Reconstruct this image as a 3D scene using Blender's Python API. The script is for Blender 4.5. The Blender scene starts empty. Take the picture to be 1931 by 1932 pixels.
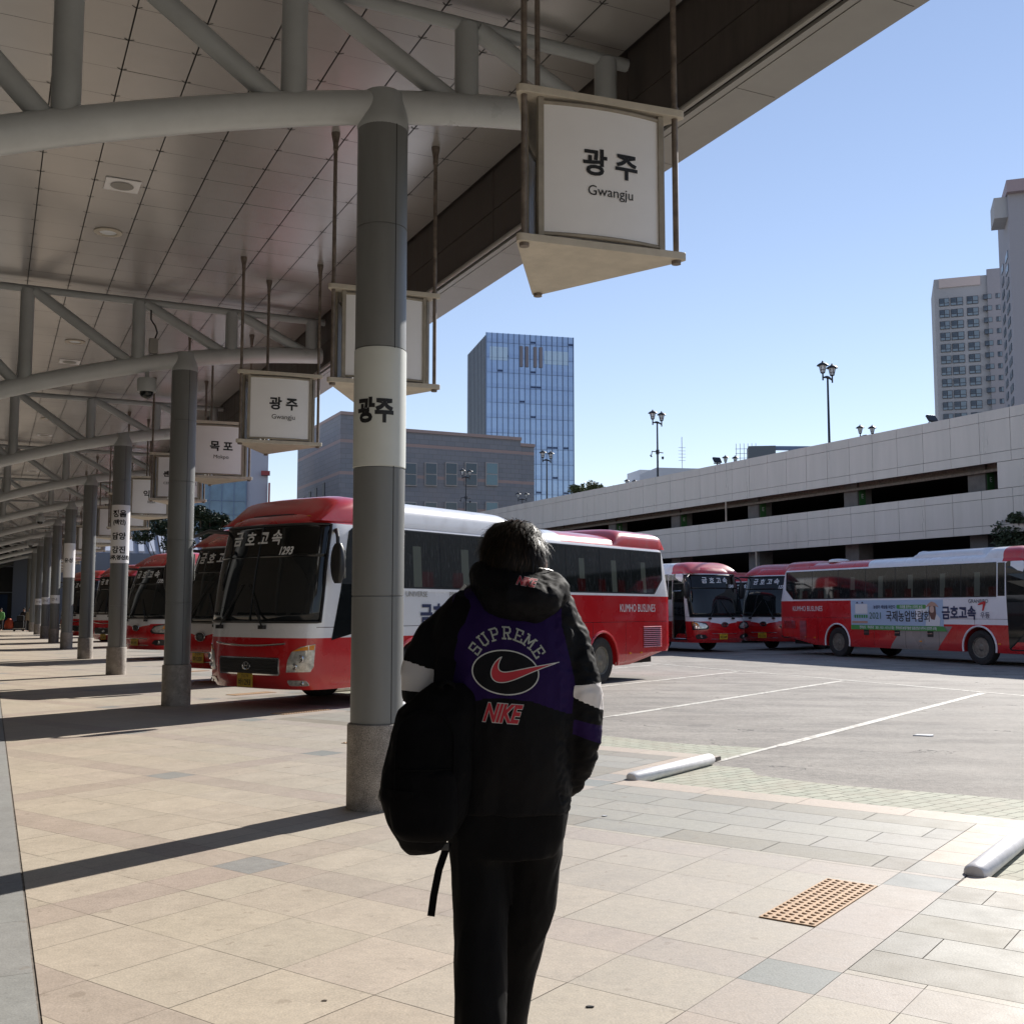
import bpy, bmesh, math, random
import numpy as np
from mathutils import Vector, Matrix, noise
from mathutils.bvhtree import BVHTree
R = math.radians
random.seed(7)
C = bpy.context.scene.collection
D = bpy.data
# ------------------------------------------------------------ camera, world, sun
H = 1.6
cam = D.objects.new('camera', D.cameras.new('camera')); C.objects.link(cam)
F = 2050.0
PIT = math.atan(184 / F)
cam.location = (0, 0, H)
cam.rotation_euler = (R(90) + PIT, 0, 0)
cam.data.sensor_width = 36; cam.data.lens = 36 * F / 1931
cam.data.clip_end = 4000; cam.data.clip_start = 0.05
bpy.context.scene.camera = cam
SUN_AZ, SUN_EL = R(36.4), R(31)
w = D.worlds.new('World'); bpy.context.scene.world = w; w.use_nodes = True
nt = w.node_tree
sky = nt.nodes.new('ShaderNodeTexSky'); sky.sky_type = 'NISHITA'; sky.sun_disc = False
sky.sun_elevation = SUN_EL; sky.sun_rotation = SUN_AZ; sky.air_density = 1.0; sky.dust_density = 0.0; sky.ozone_density = 1.6; sky.altitude = 0
tint = nt.nodes.new('ShaderNodeVectorMath'); tint.operation = 'MULTIPLY'; tint.inputs[1].default_value = (1.05 * 1.16, 0.965 * 1.16, 1.0 * 1.16)   # camera white balance
gam = nt.nodes.new('ShaderNodeGamma'); gam.inputs[1].default_value = 0.84      # softer sky contrast, as the camera's tone curve gives it
nt.links.new(sky.outputs[0], gam.inputs[0]); nt.links.new(gam.outputs[0], tint.inputs[0]); nt.links.new(tint.outputs[0], nt.nodes['Background'].inputs[0]); nt.nodes['Background'].inputs[1].default_value = 0.10
sl = D.lights.new('sun', 'SUN'); sl.energy = 4.5; sl.angle = R(0.5); sl.color = (1.0, 0.95, 0.88)
sun = D.objects.new('sun', sl); C.objects.link(sun)
sd = Vector((math.sin(SUN_AZ) * math.cos(SUN_EL), math.cos(SUN_AZ) * math.cos(SUN_EL), math.sin(SUN_EL)))
sun.rotation_euler = sd.to_track_quat('Z', 'Y').to_euler(); sun.location = sd * 60
vs = bpy.context.scene.view_settings
vs.view_transform = 'Standard'; vs.look = 'None'; vs.exposure = 0.72; vs.gamma = 1
cy = bpy.context.scene.cycles
cy.max_bounces = 7; cy.diffuse_bounces = 4; cy.glossy_bounces = 4; cy.transmission_bounces = 4; cy.sample_clamp_indirect = 6
cy.caustics_reflective = False; cy.caustics_refractive = False

# ------------------------------------------------------------ frames of the place
AR = R(25.6); U = Vector((-math.sin(AR), math.cos(AR), 0)); V = Vector((math.cos(AR), math.sin(AR), 0))   # along / across the canopy
AS = R(36.0); A = Vector((math.sin(AS), math.cos(AS), 0)); B = Vector((math.cos(AS), -math.sin(AS), 0))   # along / across the bays
def row(s, t, z=0): p = U * s + V * t; p.z = z; return p
def bay(a, b, z=0): p = A * a + B * b; p.z = z; return p
def at(x, y, Y):        # sight line through a measured point of the photo at ground distance Y
    xc = (x - 965.5) / F; yc = (966 - y) / F
    d = Vector((xc, math.cos(PIT) - yc * math.sin(PIT), math.sin(PIT) + yc * math.cos(PIT)))
    return Vector((0, 0, H)) + d * (Y / d.y)

# ------------------------------------------------------------ materials
def nd(t, ty, **kw):
    n = t.nodes.new(ty)
    for k, v in kw.items(): setattr(n, k, v)
    return n
def mat(name, col, rough=0.6, metal=0.0, var=0.0, vscale=3.0, bump=0.0, bscale=40.0, coat=0.0, spec=0.5, stretch=None, speck=0.0, sscale=120.0, trans=0.0, rvar=0.0):
    m = D.materials.new(name); m.use_nodes = True; t = m.node_tree; p = t.nodes['Principled BSDF']
    p.inputs['Base Color'].default_value = (*col, 1); p.inputs['Roughness'].default_value = rough
    p.inputs['Metallic'].default_value = metal; p.inputs['Specular IOR Level'].default_value = spec
    p.inputs['Coat Weight'].default_value = coat; p.inputs['Coat Roughness'].default_value = 0.06
    if trans: p.inputs['Transmission Weight'].default_value = trans
    tc = nd(t, 'ShaderNodeTexCoord'); mp = nd(t, 'ShaderNodeMapping'); t.links.new(tc.outputs['Object'], mp.inputs[0])
    if stretch: mp.inputs['Scale'].default_value = stretch
    cur = None
    if var:
        n = nd(t, 'ShaderNodeTexNoise'); n.inputs['Scale'].default_value = vscale; n.inputs['Detail'].default_value = 6; n.inputs['Roughness'].default_value = 0.65
        t.links.new(mp.outputs[0], n.inputs[0])
        mr = nd(t, 'ShaderNodeMapRange'); mr.inputs[1].default_value = 0.3; mr.inputs[2].default_value = 0.7; mr.inputs[3].default_value = 1 - var; mr.inputs[4].default_value = 1 + var
        t.links.new(n.outputs[0], mr.inputs[0])
        mx = nd(t, 'ShaderNodeVectorMath', operation='SCALE'); mx.inputs[0].default_value = col; t.links.new(mr.outputs[0], mx.inputs['Scale'])
        cur = mx.outputs[0]
        if rvar:
            mq = nd(t, 'ShaderNodeMapRange'); mq.inputs[1].default_value = 0.3; mq.inputs[2].default_value = 0.7; mq.inputs[3].default_value = max(0.02, rough - rvar); mq.inputs[4].default_value = rough + rvar
            t.links.new(n.outputs[0], mq.inputs[0]); t.links.new(mq.outputs[0], p.inputs['Roughness'])
    if speck:
        n2 = nd(t, 'ShaderNodeTexNoise'); n2.inputs['Scale'].default_value = sscale; n2.inputs['Detail'].default_value = 3
        t.links.new(tc.outputs['Object'], n2.inputs[0])
        m2 = nd(t, 'ShaderNodeMapRange'); m2.inputs[1].default_value = 0.35; m2.inputs[2].default_value = 0.65; m2.inputs[3].default_value = 1 - speck; m2.inputs[4].default_value = 1 + speck
        t.links.new(n2.outputs[0], m2.inputs[0])
        mx2 = nd(t, 'ShaderNodeVectorMath', operation='SCALE')
        if cur is not None: t.links.new(cur, mx2.inputs[0])
        else: mx2.inputs[0].default_value = col
        t.links.new(m2.outputs[0], mx2.inputs['Scale']); cur = mx2.outputs[0]
    if cur is not None: t.links.new(cur, p.inputs['Base Color'])
    if bump:
        n3 = nd(t, 'ShaderNodeTexNoise'); n3.inputs['Scale'].default_value = bscale; n3.inputs['Detail'].default_value = 4
        t.links.new(mp.outputs[0], n3.inputs[0]); b = nd(t, 'ShaderNodeBump'); b.inputs['Strength'].default_value = bump; b.inputs['Distance'].default_value = 0.02
        t.links.new(n3.outputs[0], b.inputs['Height']); t.links.new(b.outputs[0], p.inputs['Normal'])
    return m
class N:      # tiny expression helper for shader maths
    def __init__(s, t, o): s.t = t; s.o = o
    def op(s, k, b=None, c=None):
        n = nd(s.t, 'ShaderNodeMath', operation=k); s.t.links.new(s.o, n.inputs[0])
        for i, q in ((1, b), (2, c)):
            if q is None: continue
            if isinstance(q, N): s.t.links.new(q.o, n.inputs[i])
            else: n.inputs[i].default_value = q
        return N(s.t, n.outputs[0])
    def __add__(s, b): return s.op('ADD', b)
    def __sub__(s, b): return s.op('SUBTRACT', b)
    def __mul__(s, b): return s.op('MULTIPLY', b)
    def gt(s, b): return s.op('GREATER_THAN', b)
    def lt(s, b): return s.op('LESS_THAN', b)
    def mx(s, b): return s.op('MAXIMUM', b)
    def mn(s, b): return s.op('MINIMUM', b)
    def inv(s): n = nd(s.t, 'ShaderNodeMath', operation='SUBTRACT'); n.inputs[0].default_value = 1; s.t.links.new(s.o, n.inputs[1]); return N(s.t, n.outputs[0])
def mixc(t, f, a, b):
    n = nd(t, 'ShaderNodeMix', data_type='RGBA'); t.links.new(f.o, n.inputs[0])
    for i, q in ((6, a), (7, b)):
        if isinstance(q, tuple): n.inputs[i].default_value = (*q, 1)
        else: t.links.new(q, n.inputs[i])
    return n.outputs[2]
RED = (0.54, 0.010, 0.014); WHITE = (0.80, 0.80, 0.82)
def noise_n(t, vec, scale, detail=4):
    n = nd(t, 'ShaderNodeTexNoise'); n.inputs['Scale'].default_value = scale; n.inputs['Detail'].default_value = detail
    t.links.new(vec, n.inputs[0]); return N(t, n.outputs[0])

M = {}
M['white_steel'] = mat('white_steel', (0.395, 0.415, 0.42), 0.38, 0.0, var=0.12, vscale=1.3, rvar=0.08, bump=0.03, bscale=8)
M['chord_steel'] = mat('chord_steel', (0.50, 0.52, 0.525), 0.33, 0.0, var=0.12, vscale=1.1, rvar=0.08, bump=0.03, bscale=8)
M['column'] = mat('column_panel', (0.175, 0.18, 0.178), 0.42, 0.0, var=0.07, vscale=2.2, stretch=(3, 3, 0.5), rvar=0.08)
M['column_band'] = mat('column_band', (0.60, 0.62, 0.59), 0.45, 0.0, var=0.06, vscale=2)
M['granite_base'] = mat('granite_base', (0.30, 0.27, 0.24), 0.75, var=0.3, vscale=7, speck=0.5, sscale=160, bump=0.15, bscale=60)
M['dark'] = mat('dark_gap', (0.02, 0.02, 0.02), 0.8)
M['ceiling'] = mat('ceiling_panel', (0.50, 0.48, 0.465), 0.27, 0.5, var=0.05, vscale=0.8)
M['fascia'] = mat('fascia_dark', (0.075, 0.062, 0.056), 0.5, 0.3, var=0.35, vscale=2.5, stretch=(4, 4, 0.5), rvar=0.12)
M['soffit'] = mat('soffit_panel', (0.30, 0.29, 0.27), 0.4, 0.3, var=0.05)
M['rod'] = mat('rusty_rod', (0.20, 0.165, 0.14), 0.6, 0.4, var=0.4, vscale=9)
M['sign_frame'] = mat('sign_frame', (0.31, 0.275, 0.225), 0.55, 0.1, var=0.2, vscale=5)
M['sign_plate'] = mat('sign_plate', (0.54, 0.49, 0.41), 0.6, 0.0, var=0.12, vscale=6, bump=0.05, bscale=14)
M['sign_panel'] = mat('sign_panel', (0.86, 0.85, 0.86), 0.35, 0.0, var=0.04, vscale=1.5)
M['ink'] = mat('black_ink', (0.008, 0.008, 0.010), 0.5)
M['navy'] = mat('navy_ink', (0.02, 0.03, 0.09), 0.5)
M['ink_white'] = mat('white_ink', (0.75, 0.75, 0.75), 0.5)
M['ink_red'] = mat('red_ink', (0.55, 0.02, 0.02), 0.5)
M['ink_green'] = mat('green_ink', (0.05, 0.28, 0.05), 0.5)
M['ink_dgreen'] = mat('dark_green_ink', (0.02, 0.10, 0.05), 0.5)
M['chrome'] = mat('chrome', (0.7, 0.7, 0.7), 0.15, 1.0)
M['alu'] = mat('aluminium', (0.42, 0.40, 0.36), 0.4, 0.9, var=0.2, vscale=9)
M['rubber'] = mat('tyre_rubber', (0.022, 0.021, 0.020), 0.8, var=0.3, vscale=8, bump=0.1, bscale=50)
M['rim'] = mat('wheel_rim', (0.20, 0.19, 0.16), 0.5, 0.6, var=0.3, vscale=10)
M['black_plastic'] = mat('black_plastic', (0.016, 0.016, 0.017), 0.4, var=0.2)
M['glass_dark'] = mat('tinted_glass', (0.010, 0.012, 0.013), 0.04, 0.0, spec=0.5)
M['lamp_glass'] = mat('lamp_glass', (0.55, 0.54, 0.50), 0.12, 0.5, var=0.4, vscale=14)
M['amber'] = mat('amber_lens', (0.72, 0.26, 0.02), 0.25)
M['plate_yellow'] = mat('plate_yellow', (0.62, 0.40, 0.03), 0.45, var=0.1)
M['roof_white'] = mat('roof_white', (0.72, 0.72, 0.74), 0.3, var=0.08, vscale=2, coat=0.4)
M['white_paint'] = mat('white_paint', (0.80, 0.78, 0.78), 0.45, var=0.12, vscale=9, bump=0.05, bscale=30)
M['black_iron'] = mat('black_iron', (0.020, 0.022, 0.030), 0.45, 0.3)
M['lantern_glass'] = mat('lantern_glass', (0.72, 0.76, 0.80), 0.3, var=0.1)
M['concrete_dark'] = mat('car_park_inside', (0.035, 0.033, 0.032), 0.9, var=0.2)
M['green_mark'] = mat('green_column_band', (0.05, 0.16, 0.05), 0.6)
M['pipe_beige'] = mat('drain_pipe', (0.42, 0.35, 0.27), 0.6, var=0.1)

# ------------------------------------------------------------ mesh helpers
class MB:
    def __init__(s): s.v = []; s.f = []; s.m = []
    def add(s, vs, fs, mi=0):
        k = len(s.v); s.v += [Vector(q) for q in vs]; s.f += [tuple(i + k for i in f) for f in fs]; s.m += [mi] * len(fs); return s
    def box(s, c, size, rot=None, mi=0, org=None):
        hx, hy, hz = size[0] / 2, size[1] / 2, size[2] / 2; c = Vector(c)
        vs = [Vector((x, y, z)) for x in (-hx, hx) for y in (-hy, hy) for z in (-hz, hz)]
        if rot is not None: vs = [rot @ q for q in vs]
        return s.add([q + c for q in vs], [(0, 1, 3, 2), (4, 6, 7, 5), (0, 4, 5, 1), (2, 3, 7, 6), (0, 2, 6, 4), (1, 5, 7, 3)], mi)
    def tube(s, pts, r, n=12, mi=0, cap=True):
        pts = [Vector(p) for p in pts]; rs = r if isinstance(r, (list, tuple)) else [r] * len(pts)
        rings = []; pn = None
        for i, p in enumerate(pts):
            d = (pts[min(i + 1, len(pts) - 1)] - pts[max(i - 1, 0)]).normalized()
            if pn is None: a = d.orthogonal().normalized()
            else:
                a = (pn - d * pn.dot(d)); a = a.normalized() if a.length > 1e-6 else d.orthogonal().normalized()
            pn = a; b = d.cross(a)
            rings.append([p + (a * math.cos(2 * math.pi * j / n) + b * math.sin(2 * math.pi * j / n)) * rs[i] for j in range(n)])
        s.loft(rings, mi, cap); return s
    def loft(s, rings, mi=0, cap=True, closed=True):
        n = len(rings[0]); vs = [q for r_ in rings for q in r_]; fs = []
        for i in range(len(rings) - 1):
            for j in range(n if closed else n - 1):
                j2 = (j + 1) % n; fs.append((i * n + j, i * n + j2, (i + 1) * n + j2, (i + 1) * n + j))
        if cap: fs.append(tuple(reversed(range(n)))); fs.append(tuple(range((len(rings) - 1) * n, len(rings) * n)))
        return s.add(vs, fs, mi)
    def lathe(s, prof, n=24, c=(0, 0, 0), axis='Z', mi=0, cap=True):
        rings = []; c = Vector(c)
        for r_, h in prof:
            ring = []
            for j in range(n):
                a = 2 * math.pi * j / n; x, y = r_ * math.cos(a), r_ * math.sin(a)
                q = Vector((x, y, h)) if axis == 'Z' else (Vector((x, h, -y)) if axis == 'Y' else Vector((h, x, y)))
                ring.append(q + c)
            rings.append(ring)
        return s.loft(rings, mi, cap)
    def prism(s, poly, z0, z1, mi=0, fn=None):
        n = len(poly); f = fn or (lambda x, y, z: Vector((x, y, z)))
        vs = [f(x, y, z0) for x, y in poly] + [f(x, y, z1) for x, y in poly]
        fs = [tuple(reversed(range(n))), tuple(range(n, 2 * n))] + [(i, (i + 1) % n, n + (i + 1) % n, n + i) for i in range(n)]
        return s.add(vs, fs, mi)
    def grid(s, f, nu, nv, mi=0):
        vs = [f(i / nu, j / nv) for i in range(nu + 1) for j in range(nv + 1)]
        fs = [(i * (nv + 1) + j, (i + 1) * (nv + 1) + j, (i + 1) * (nv + 1) + j + 1, i * (nv + 1) + j + 1) for i in range(nu) for j in range(nv)]
        return s.add(vs, fs, mi)
    def build(s, name, m=None, parent=None, smooth=False, bevel=0.0, angle=35, fix=True):
        me = D.meshes.new(name); me.from_pydata([tuple(q) for q in s.v], [], s.f)
        ms = m if isinstance(m, (list, tuple)) else [m]
        for q in ms:
            if q: me.materials.append(q)
        if len(ms) > 1: me.polygons.foreach_set('material_index', s.m)
        if fix:
            bm = bmesh.new(); bm.from_mesh(me); bmesh.ops.recalc_face_normals(bm, faces=bm.faces[:]); bm.to_mesh(me); bm.free()
        if smooth:
            me.polygons.foreach_set('use_smooth', [True] * len(me.polygons))
            if angle: me.set_sharp_from_angle(angle=R(angle))
        me.update()
        o = D.objects.new(name, me); C.objects.link(o); o.parent = parent
        if bevel:
            b = o.modifiers.new('bevel', 'BEVEL'); b.width = bevel; b.segments = 2; b.limit_method = 'ANGLE'; b.angle_limit = R(40)
        return o
def tag(o, label, cat, group=None):
    o['label'] = label; o['category'] = cat
    if group: o['group'] = group
    return o
def thing(name, label, cat, loc=(0, 0, 0), rz=0, group=None):
    o = D.objects.new(name, None); C.objects.link(o); o.location = loc; o.rotation_euler = (0, 0, rz); o.empty_display_size = 0.2
    return tag(o, label, cat, group)
def struct(o): o['kind'] = 'structure'; return o
def dup(root, loc=None, rz=None, label=None, group=None, skip=()):
    r = root.copy(); C.objects.link(r)
    if loc is not None: r.location = loc
    if rz is not None: r.rotation_euler = (0, 0, rz)
    if label: r['label'] = label
    if group: r['group'] = group
    for ch in list(root.children):
        if ch.get('own') or ch.name.split('.')[0] in skip: continue
        c = ch.copy(); C.objects.link(c); c.parent = r
        for g in list(ch.children):
            d = g.copy(); C.objects.link(d); d.parent = c
    return r
_tc = {}
def textmesh(body, size=1.0, bold=0.0, shear=0.0, space=1.0, line=1.0, sx=1.0):
    key = (body, size, bold, shear, space, line, sx)
    if key in _tc: return _tc[key]
    cu = D.curves.new('t', 'FONT'); cu.body = body; cu.size = size; cu.offset = bold; cu.shear = shear
    cu.align_x = 'CENTER'; cu.align_y = 'CENTER'; cu.space_character = space; cu.space_line = line; cu.resolution_u = 3
    o = D.objects.new('t', cu); C.objects.link(o)
    dg = bpy.context.evaluated_depsgraph_get(); me = D.meshes.new_from_object(o.evaluated_get(dg))
    vs = [(q.co.x * sx, q.co.y) for q in me.vertices]; fs = [tuple(p.vertices) for p in me.polygons]
    if vs:
        mx = (min(x for x, y in vs) + max(x for x, y in vs)) / 2; my = (min(y for x, y in vs) + max(y for x, y in vs)) / 2
        vs = [(x - mx, y - my) for x, y in vs]
    D.objects.remove(o); D.curves.remove(cu); D.meshes.remove(me)
    _tc[key] = (vs, fs); return _tc[key]
def letters(body, size, fn, m, parent, name='lettering', sub=0, **kw):
    vs, fs = textmesh(body, size, **kw)
    if sub:
        bm = bmesh.new(); q = [bm.verts.new((x, y, 0)) for x, y in vs]
        for f in fs:
            try: bm.faces.new([q[i] for i in f])
            except ValueError: pass
        k = min(x for x, y in vs) + sub; e = max(x for x, y in vs)
        while k < e: bmesh.ops.bisect_plane(bm, geom=bm.verts[:] + bm.edges[:] + bm.faces[:], plane_co=(k, 0, 0), plane_no=(1, 0, 0)); k += sub
        bm.verts.index_update(); vs = [(v.co.x, v.co.y) for v in bm.verts]; fs = [tuple(v.index for v in f.verts) for f in bm.faces]; bm.free()
    b = MB(); b.add([fn(x, y) for x, y in vs], fs); return b.build(name, m, parent, fix=False)
def rot_to(d, up=Vector((0, 0, 1))):
    return d.to_track_quat('Z', 'Y').to_matrix()
#@@GROUND
# ============================================================ GROUND
ZA = -0.05
def ground_mat(name, base, dark, crack=True):
    m = D.materials.new(name); m.use_nodes = True; t = m.node_tree; p = t.nodes['Principled BSDF']
    tc = nd(t, 'ShaderNodeTexCoord'); o = tc.outputs['Object']
    big = noise_n(t, o, 0.12, 5); mid = noise_n(t, o, 1.1, 6); fine = noise_n(t, o, 55, 3)
    mpn = nd(t, 'ShaderNodeMapping'); mpn.inputs['Rotation'].default_value = (0, 0, R(-62)); mpn.inputs['Scale'].default_value = (0.25, 2.2, 1); t.links.new(o, mpn.inputs[0])
    streak = noise_n(t, mpn.outputs[0], 0.9, 6)
    wv = nd(t, 'ShaderNodeTexWave', wave_type='RINGS', rings_direction='Z'); wv.inputs['Scale'].default_value = 0.16; wv.inputs['Distortion'].default_value = 3.0; wv.inputs['Detail'].default_value = 4; wv.inputs['Detail Scale'].default_value = 1.6
    mo = nd(t, 'ShaderNodeMapping'); mo.inputs['Location'].default_value = (-16, -34, 0); t.links.new(o, mo.inputs[0]); t.links.new(mo.outputs[0], wv.inputs[0])
    track = N(t, wv.outputs[1]).gt(0.82) * mid; grit = noise_n(t, o, 14, 5)
    f = (big * 0.55 + mid * 0.45 + streak * 0.5 + fine * 0.6 + grit * 0.45 - track * 0.12 - 0.22)
    mr = nd(t, 'ShaderNodeMapRange'); mr.inputs[1].default_value = 0.80; mr.inputs[2].default_value = 1.22; t.links.new(f.o, mr.inputs[0])
    col = mixc(t, N(t, mr.outputs[0]), dark, base)
    if crack:
        vo = nd(t, 'ShaderNodeTexVoronoi', feature='DISTANCE_TO_EDGE'); vo.inputs['Scale'].default_value = 0.28
        ad = nd(t, 'ShaderNodeVectorMath', operation='ADD'); nz = nd(t, 'ShaderNodeTexNoise'); nz.inputs['Scale'].default_value = 1.5; nz.inputs['Detail'].default_value = 6
        t.links.new(o, nz.inputs[0]); t.links.new(o, ad.inputs[0]); t.links.new(nz.outputs[1], ad.inputs[1]); t.links.new(ad.outputs[0], vo.inputs[0])
        cr = N(t, vo.outputs[0]).lt(0.0028) * mid.gt(0.54); col = mixc(t, cr, col, (0.05, 0.045, 0.04)); oil = (noise_n(t, o, 0.9, 7) - 0.63) * 9; col = mixc(t, oil.mx(0).mn(0.45), col, (0.09, 0.08, 0.075)); pat = (noise_n(t, o, 0.33, 2) - 0.56).gt(0.0); col = mixc(t, pat * 0.18, col, (0.22, 0.19, 0.165)); peb = noise_n(t, o, 38, 2).gt(0.71); col = mixc(t, peb * 0.6, col, (0.10, 0.085, 0.075))
    t.links.new(col, p.inputs['Base Color']); p.inputs['Roughness'].default_value = 0.85
    bp = nd(t, 'ShaderNodeBump'); bp.inputs['Strength'].default_value = 0.5; bp.inputs['Distance'].default_value = 0.01; t.links.new(fine.o, bp.inputs['Height']); t.links.new(bp.outputs[0], p.inputs['Normal'])
    return m
M['asphalt'] = ground_mat('asphalt', (0.325, 0.295, 0.26), (0.135, 0.123, 0.11))
b = MB(); b.add([(-1500, -300, ZA), (1500, -300, ZA), (1500, 2500, ZA), (-1500, 2500, ZA)], [(0, 1, 2, 3)])
struct(b.build('asphalt_ground', M['asphalt'], fix=False))
# granite platform with a sawtooth edge: one sheet of tiles over a dark grout bed
PB, PA = 3.53, 2.02
def attr_mat(name, rough, speck, sscale, bump=0.2):
    m = mat(name, (0.5, 0.5, 0.5), rough); t = m.node_tree; p = t.nodes['Principled BSDF']
    at_ = nd(t, 'ShaderNodeAttribute', attribute_name='tint'); tc = nd(t, 'ShaderNodeTexCoord'); o = tc.outputs['Object']
    f = noise_n(t, o, sscale, 3); g = noise_n(t, o, 5, 5); h = noise_n(t, o, 0.7, 4)
    g2 = noise_n(t, o, 22, 4); k = (f - 0.5) * speck + (g - 0.5) * 0.26 + (g2 - 0.5) * 0.34 + (h - 0.5) * 0.2 + 1.0
    mx = nd(t, 'ShaderNodeVectorMath', operation='SCALE'); t.links.new(at_.outputs[0], mx.inputs[0]); t.links.new(k.o, mx.inputs['Scale'])
    st = noise_n(t, o, 9, 6).gt(0.675).mx(noise_n(t, o, 3.7, 1).gt(0.775))                                       # small rusty stains
    col = mixc(t, st * 0.3, mx.outputs[0], (0.20, 0.15, 0.11)); t.links.new(col, p.inputs['Base Color'])
    bp = nd(t, 'ShaderNodeBump'); bp.inputs['Strength'].default_value = bump; bp.inputs['Distance'].default_value = 0.004; t.links.new(f.o, bp.inputs['Height']); t.links.new(bp.outputs[0], p.inputs['Normal'])
    r_ = (g - 0.5) * 0.3 + rough; t.links.new(r_.o, p.inputs['Roughness'])
    return m
M['granite'] = attr_mat('granite_tiles', 0.66, 0.7, 95)
M['grout'] = mat('grout', (0.20, 0.175, 0.15), 0.9, var=0.4, vscale=12)
class Tiles:
    def __init__(s): s.p = []; s.c = []
    def tile(s, a0, a1, b0, b1, col, fn=bay, var=0.05, g=0.003):
        var *= 0.6; g *= 0.75; k = 1 + random.uniform(-var, var); c = tuple(min(1, q * k * (1 + random.uniform(-0.010, 0.010))) for q in col)
        s.p.append([fn(a0 + g, b0 + g), fn(a1 - g, b0 + g), fn(a1 - g, b1 - g), fn(a0 + g, b1 - g)]); s.c.append(c)
    def clip(s, n, d):            # keep n.x >= d
        out = []; oc = []
        for poly, c in zip(s.p, s.c):
            q = []
            for i in range(len(poly)):
                p0, p1 = poly[i], poly[(i + 1) % len(poly)]; e0, e1 = p0.dot(n) - d, p1.dot(n) - d
                if e0 >= 0: q.append(p0)
                if e0 * e1 < 0: q.append(p0.lerp(p1, e0 / (e0 - e1)))
            if len(q) > 2: out.append(q); oc.append(c)
        s.p, s.c = out, oc
    def build(s, name, m, z=0.0):
        me = D.meshes.new(name); vs = []; fs = []; cols = []
        for poly, c in zip(s.p, s.c):
            k = len(vs); vs += [(q.x, q.y, z) for q in poly]; fs.append(tuple(range(k, k + len(poly)))); cols += [(*c, 1)] * len(poly)
        me.from_pydata(vs, [], fs); at_ = me.color_attributes.new('tint', 'FLOAT_COLOR', 'POINT')
        at_.data.foreach_set('color', np.array(cols, dtype=np.float32).ravel()); me.materials.append(m)
        bm = bmesh.new(); bm.from_mesh(me)
        for f in bm.faces:
            if f.normal.z < 0: f.normal_flip()
        bm.to_mesh(me); bm.free()
        o = D.objects.new(name, me); C.objects.link(o); return o
BEIGE = (0.47, 0.40, 0.315); PINK = (0.42, 0.345, 0.28); PURP = (0.375, 0.33, 0.29); BLUE = (0.29, 0.28, 0.26)
SLAB = (0.285, 0.275, 0.245); SLABD = (0.25, 0.23, 0.19); KERB = (0.44, 0.365, 0.295)
T = Tiles()
T0 = 0.24
def near_fade(a, b):   # the stone turns from warm on the walkway side to cooler towards the bays
    t = 0.8796 * a + 0.4756 * b; return max(0, min(1, (t - 1.2) / 2.2))
def lerpc(p, q, f): return tuple(x + (y - x) * f for x, y in zip(p, q))
for i in range(-4, 28):
    b1 = -1.74 - PB * i; b0 = b1 - PB; K = 9.13 + PA * i; S0_ = K - 2.17
    aT = (T0 - 0.4756 * b1) / 0.8796 - 3.2
    # band along the bays at b0..  and cross bands
    k0 = int(math.floor((aT - 4.54) / PA)) - 1
    for k in range(k0, i + 2):
        a_band = 4.54 + PA * k
        if a_band > S0_ - 0.05 + 0.4: break
        fr = near_fade(a_band, b1)
        T.tile(a_band, a_band + 0.34, b1 - 0.35, b1, lerpc(BLUE, (0.235, 0.245, 0.235), fr), g=0.002)
        nx = b0
        edges = [b1 - 0.35 - 0.566 * j for j in range(0, 6)] + [nx]
        for e0, e1 in zip(edges[1:], edges[:-1]):
            if e1 - e0 < 0.02: continue
            c = lerpc(PINK, PURP, near_fade(a_band, e1))
            if a_band + 0.34 <= S0_ + 0.06: T.tile(a_band, a_band + 0.34, e0, e1, c, g=0.0015)
        rows_ = [(a_band + 0.34, a_band + 0.94), (a_band + 0.94, a_band + 1.54), (a_band + 1.54, a_band + PA)]
        for ra, rb in rows_:
            cc = lerpc(PINK, PURP, near_fade(ra, b1)); rq = min(rb, S0_)
            if rq - ra > 0.01: T.tile(ra, rq, b1 - 0.35, b1, cc, g=0.0015)
            if ra >= S0_ - 0.02: continue
            rb = min(rb, S0_)
            for e0, e1 in zip(edges[1:], edges[:-1]):
                if e1 - e0 < 0.02: continue
                c = lerpc(BEIGE, (0.395, 0.355, 0.30), near_fade(ra, e1)); T.tile(ra, rb, e0, e1, c, g=0.0015 if random.random() < 0.5 else 0.003, var=0.07)
    # slab strip in running bond and kerb stones
    rws = [(S0_, S0_ + 0.35, 1), (S0_ + 0.35, S0_ + 0.72, 0), (S0_ + 0.72, S0_ + 1.1, 0), (S0_ + 1.1, S0_ + 1.48, 0), (S0_ + 1.48, S0_ + 1.83, 1)]
    for ri, (ra, rb, dk) in enumerate(rws):
        L = 0.74; e = b1 - 0.34 - (0.2 + 0.27 * ((ri * 2) % 3)); cur = b1 - 0.34
        T.tile(ra, rb, b1 - 0.34, b1, lerpc(KERB, PINK, 0.35) if ri else lerpc(BLUE, SLAB, 0.4), var=0.05, g=0.003)
        while cur > b0 + 0.001:
            nx = max(e, b0)
            if nx - b0 < 0.12: nx = b0
            if cur - nx > 0.004:
                col = SLABD if (dk and random.random() < 0.85) or random.random() < 0.08 else lerpc(SLAB, (0.32, 0.305, 0.265), random.random())
                T.tile(ra, rb, nx, cur, col, var=0.06, g=0.004)
            cur = nx; e -= L
    e = b1
    while e > b0 + 0.01:
        nx = max(e - 0.88, b0); T.tile(S0_ + 1.83, K, nx, e, KERB, var=0.04, g=0.003); e = nx
T.clip(V, T0 + 0.012)
struct(T.build('platform_paving', M['granite'], 0.0))
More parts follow.
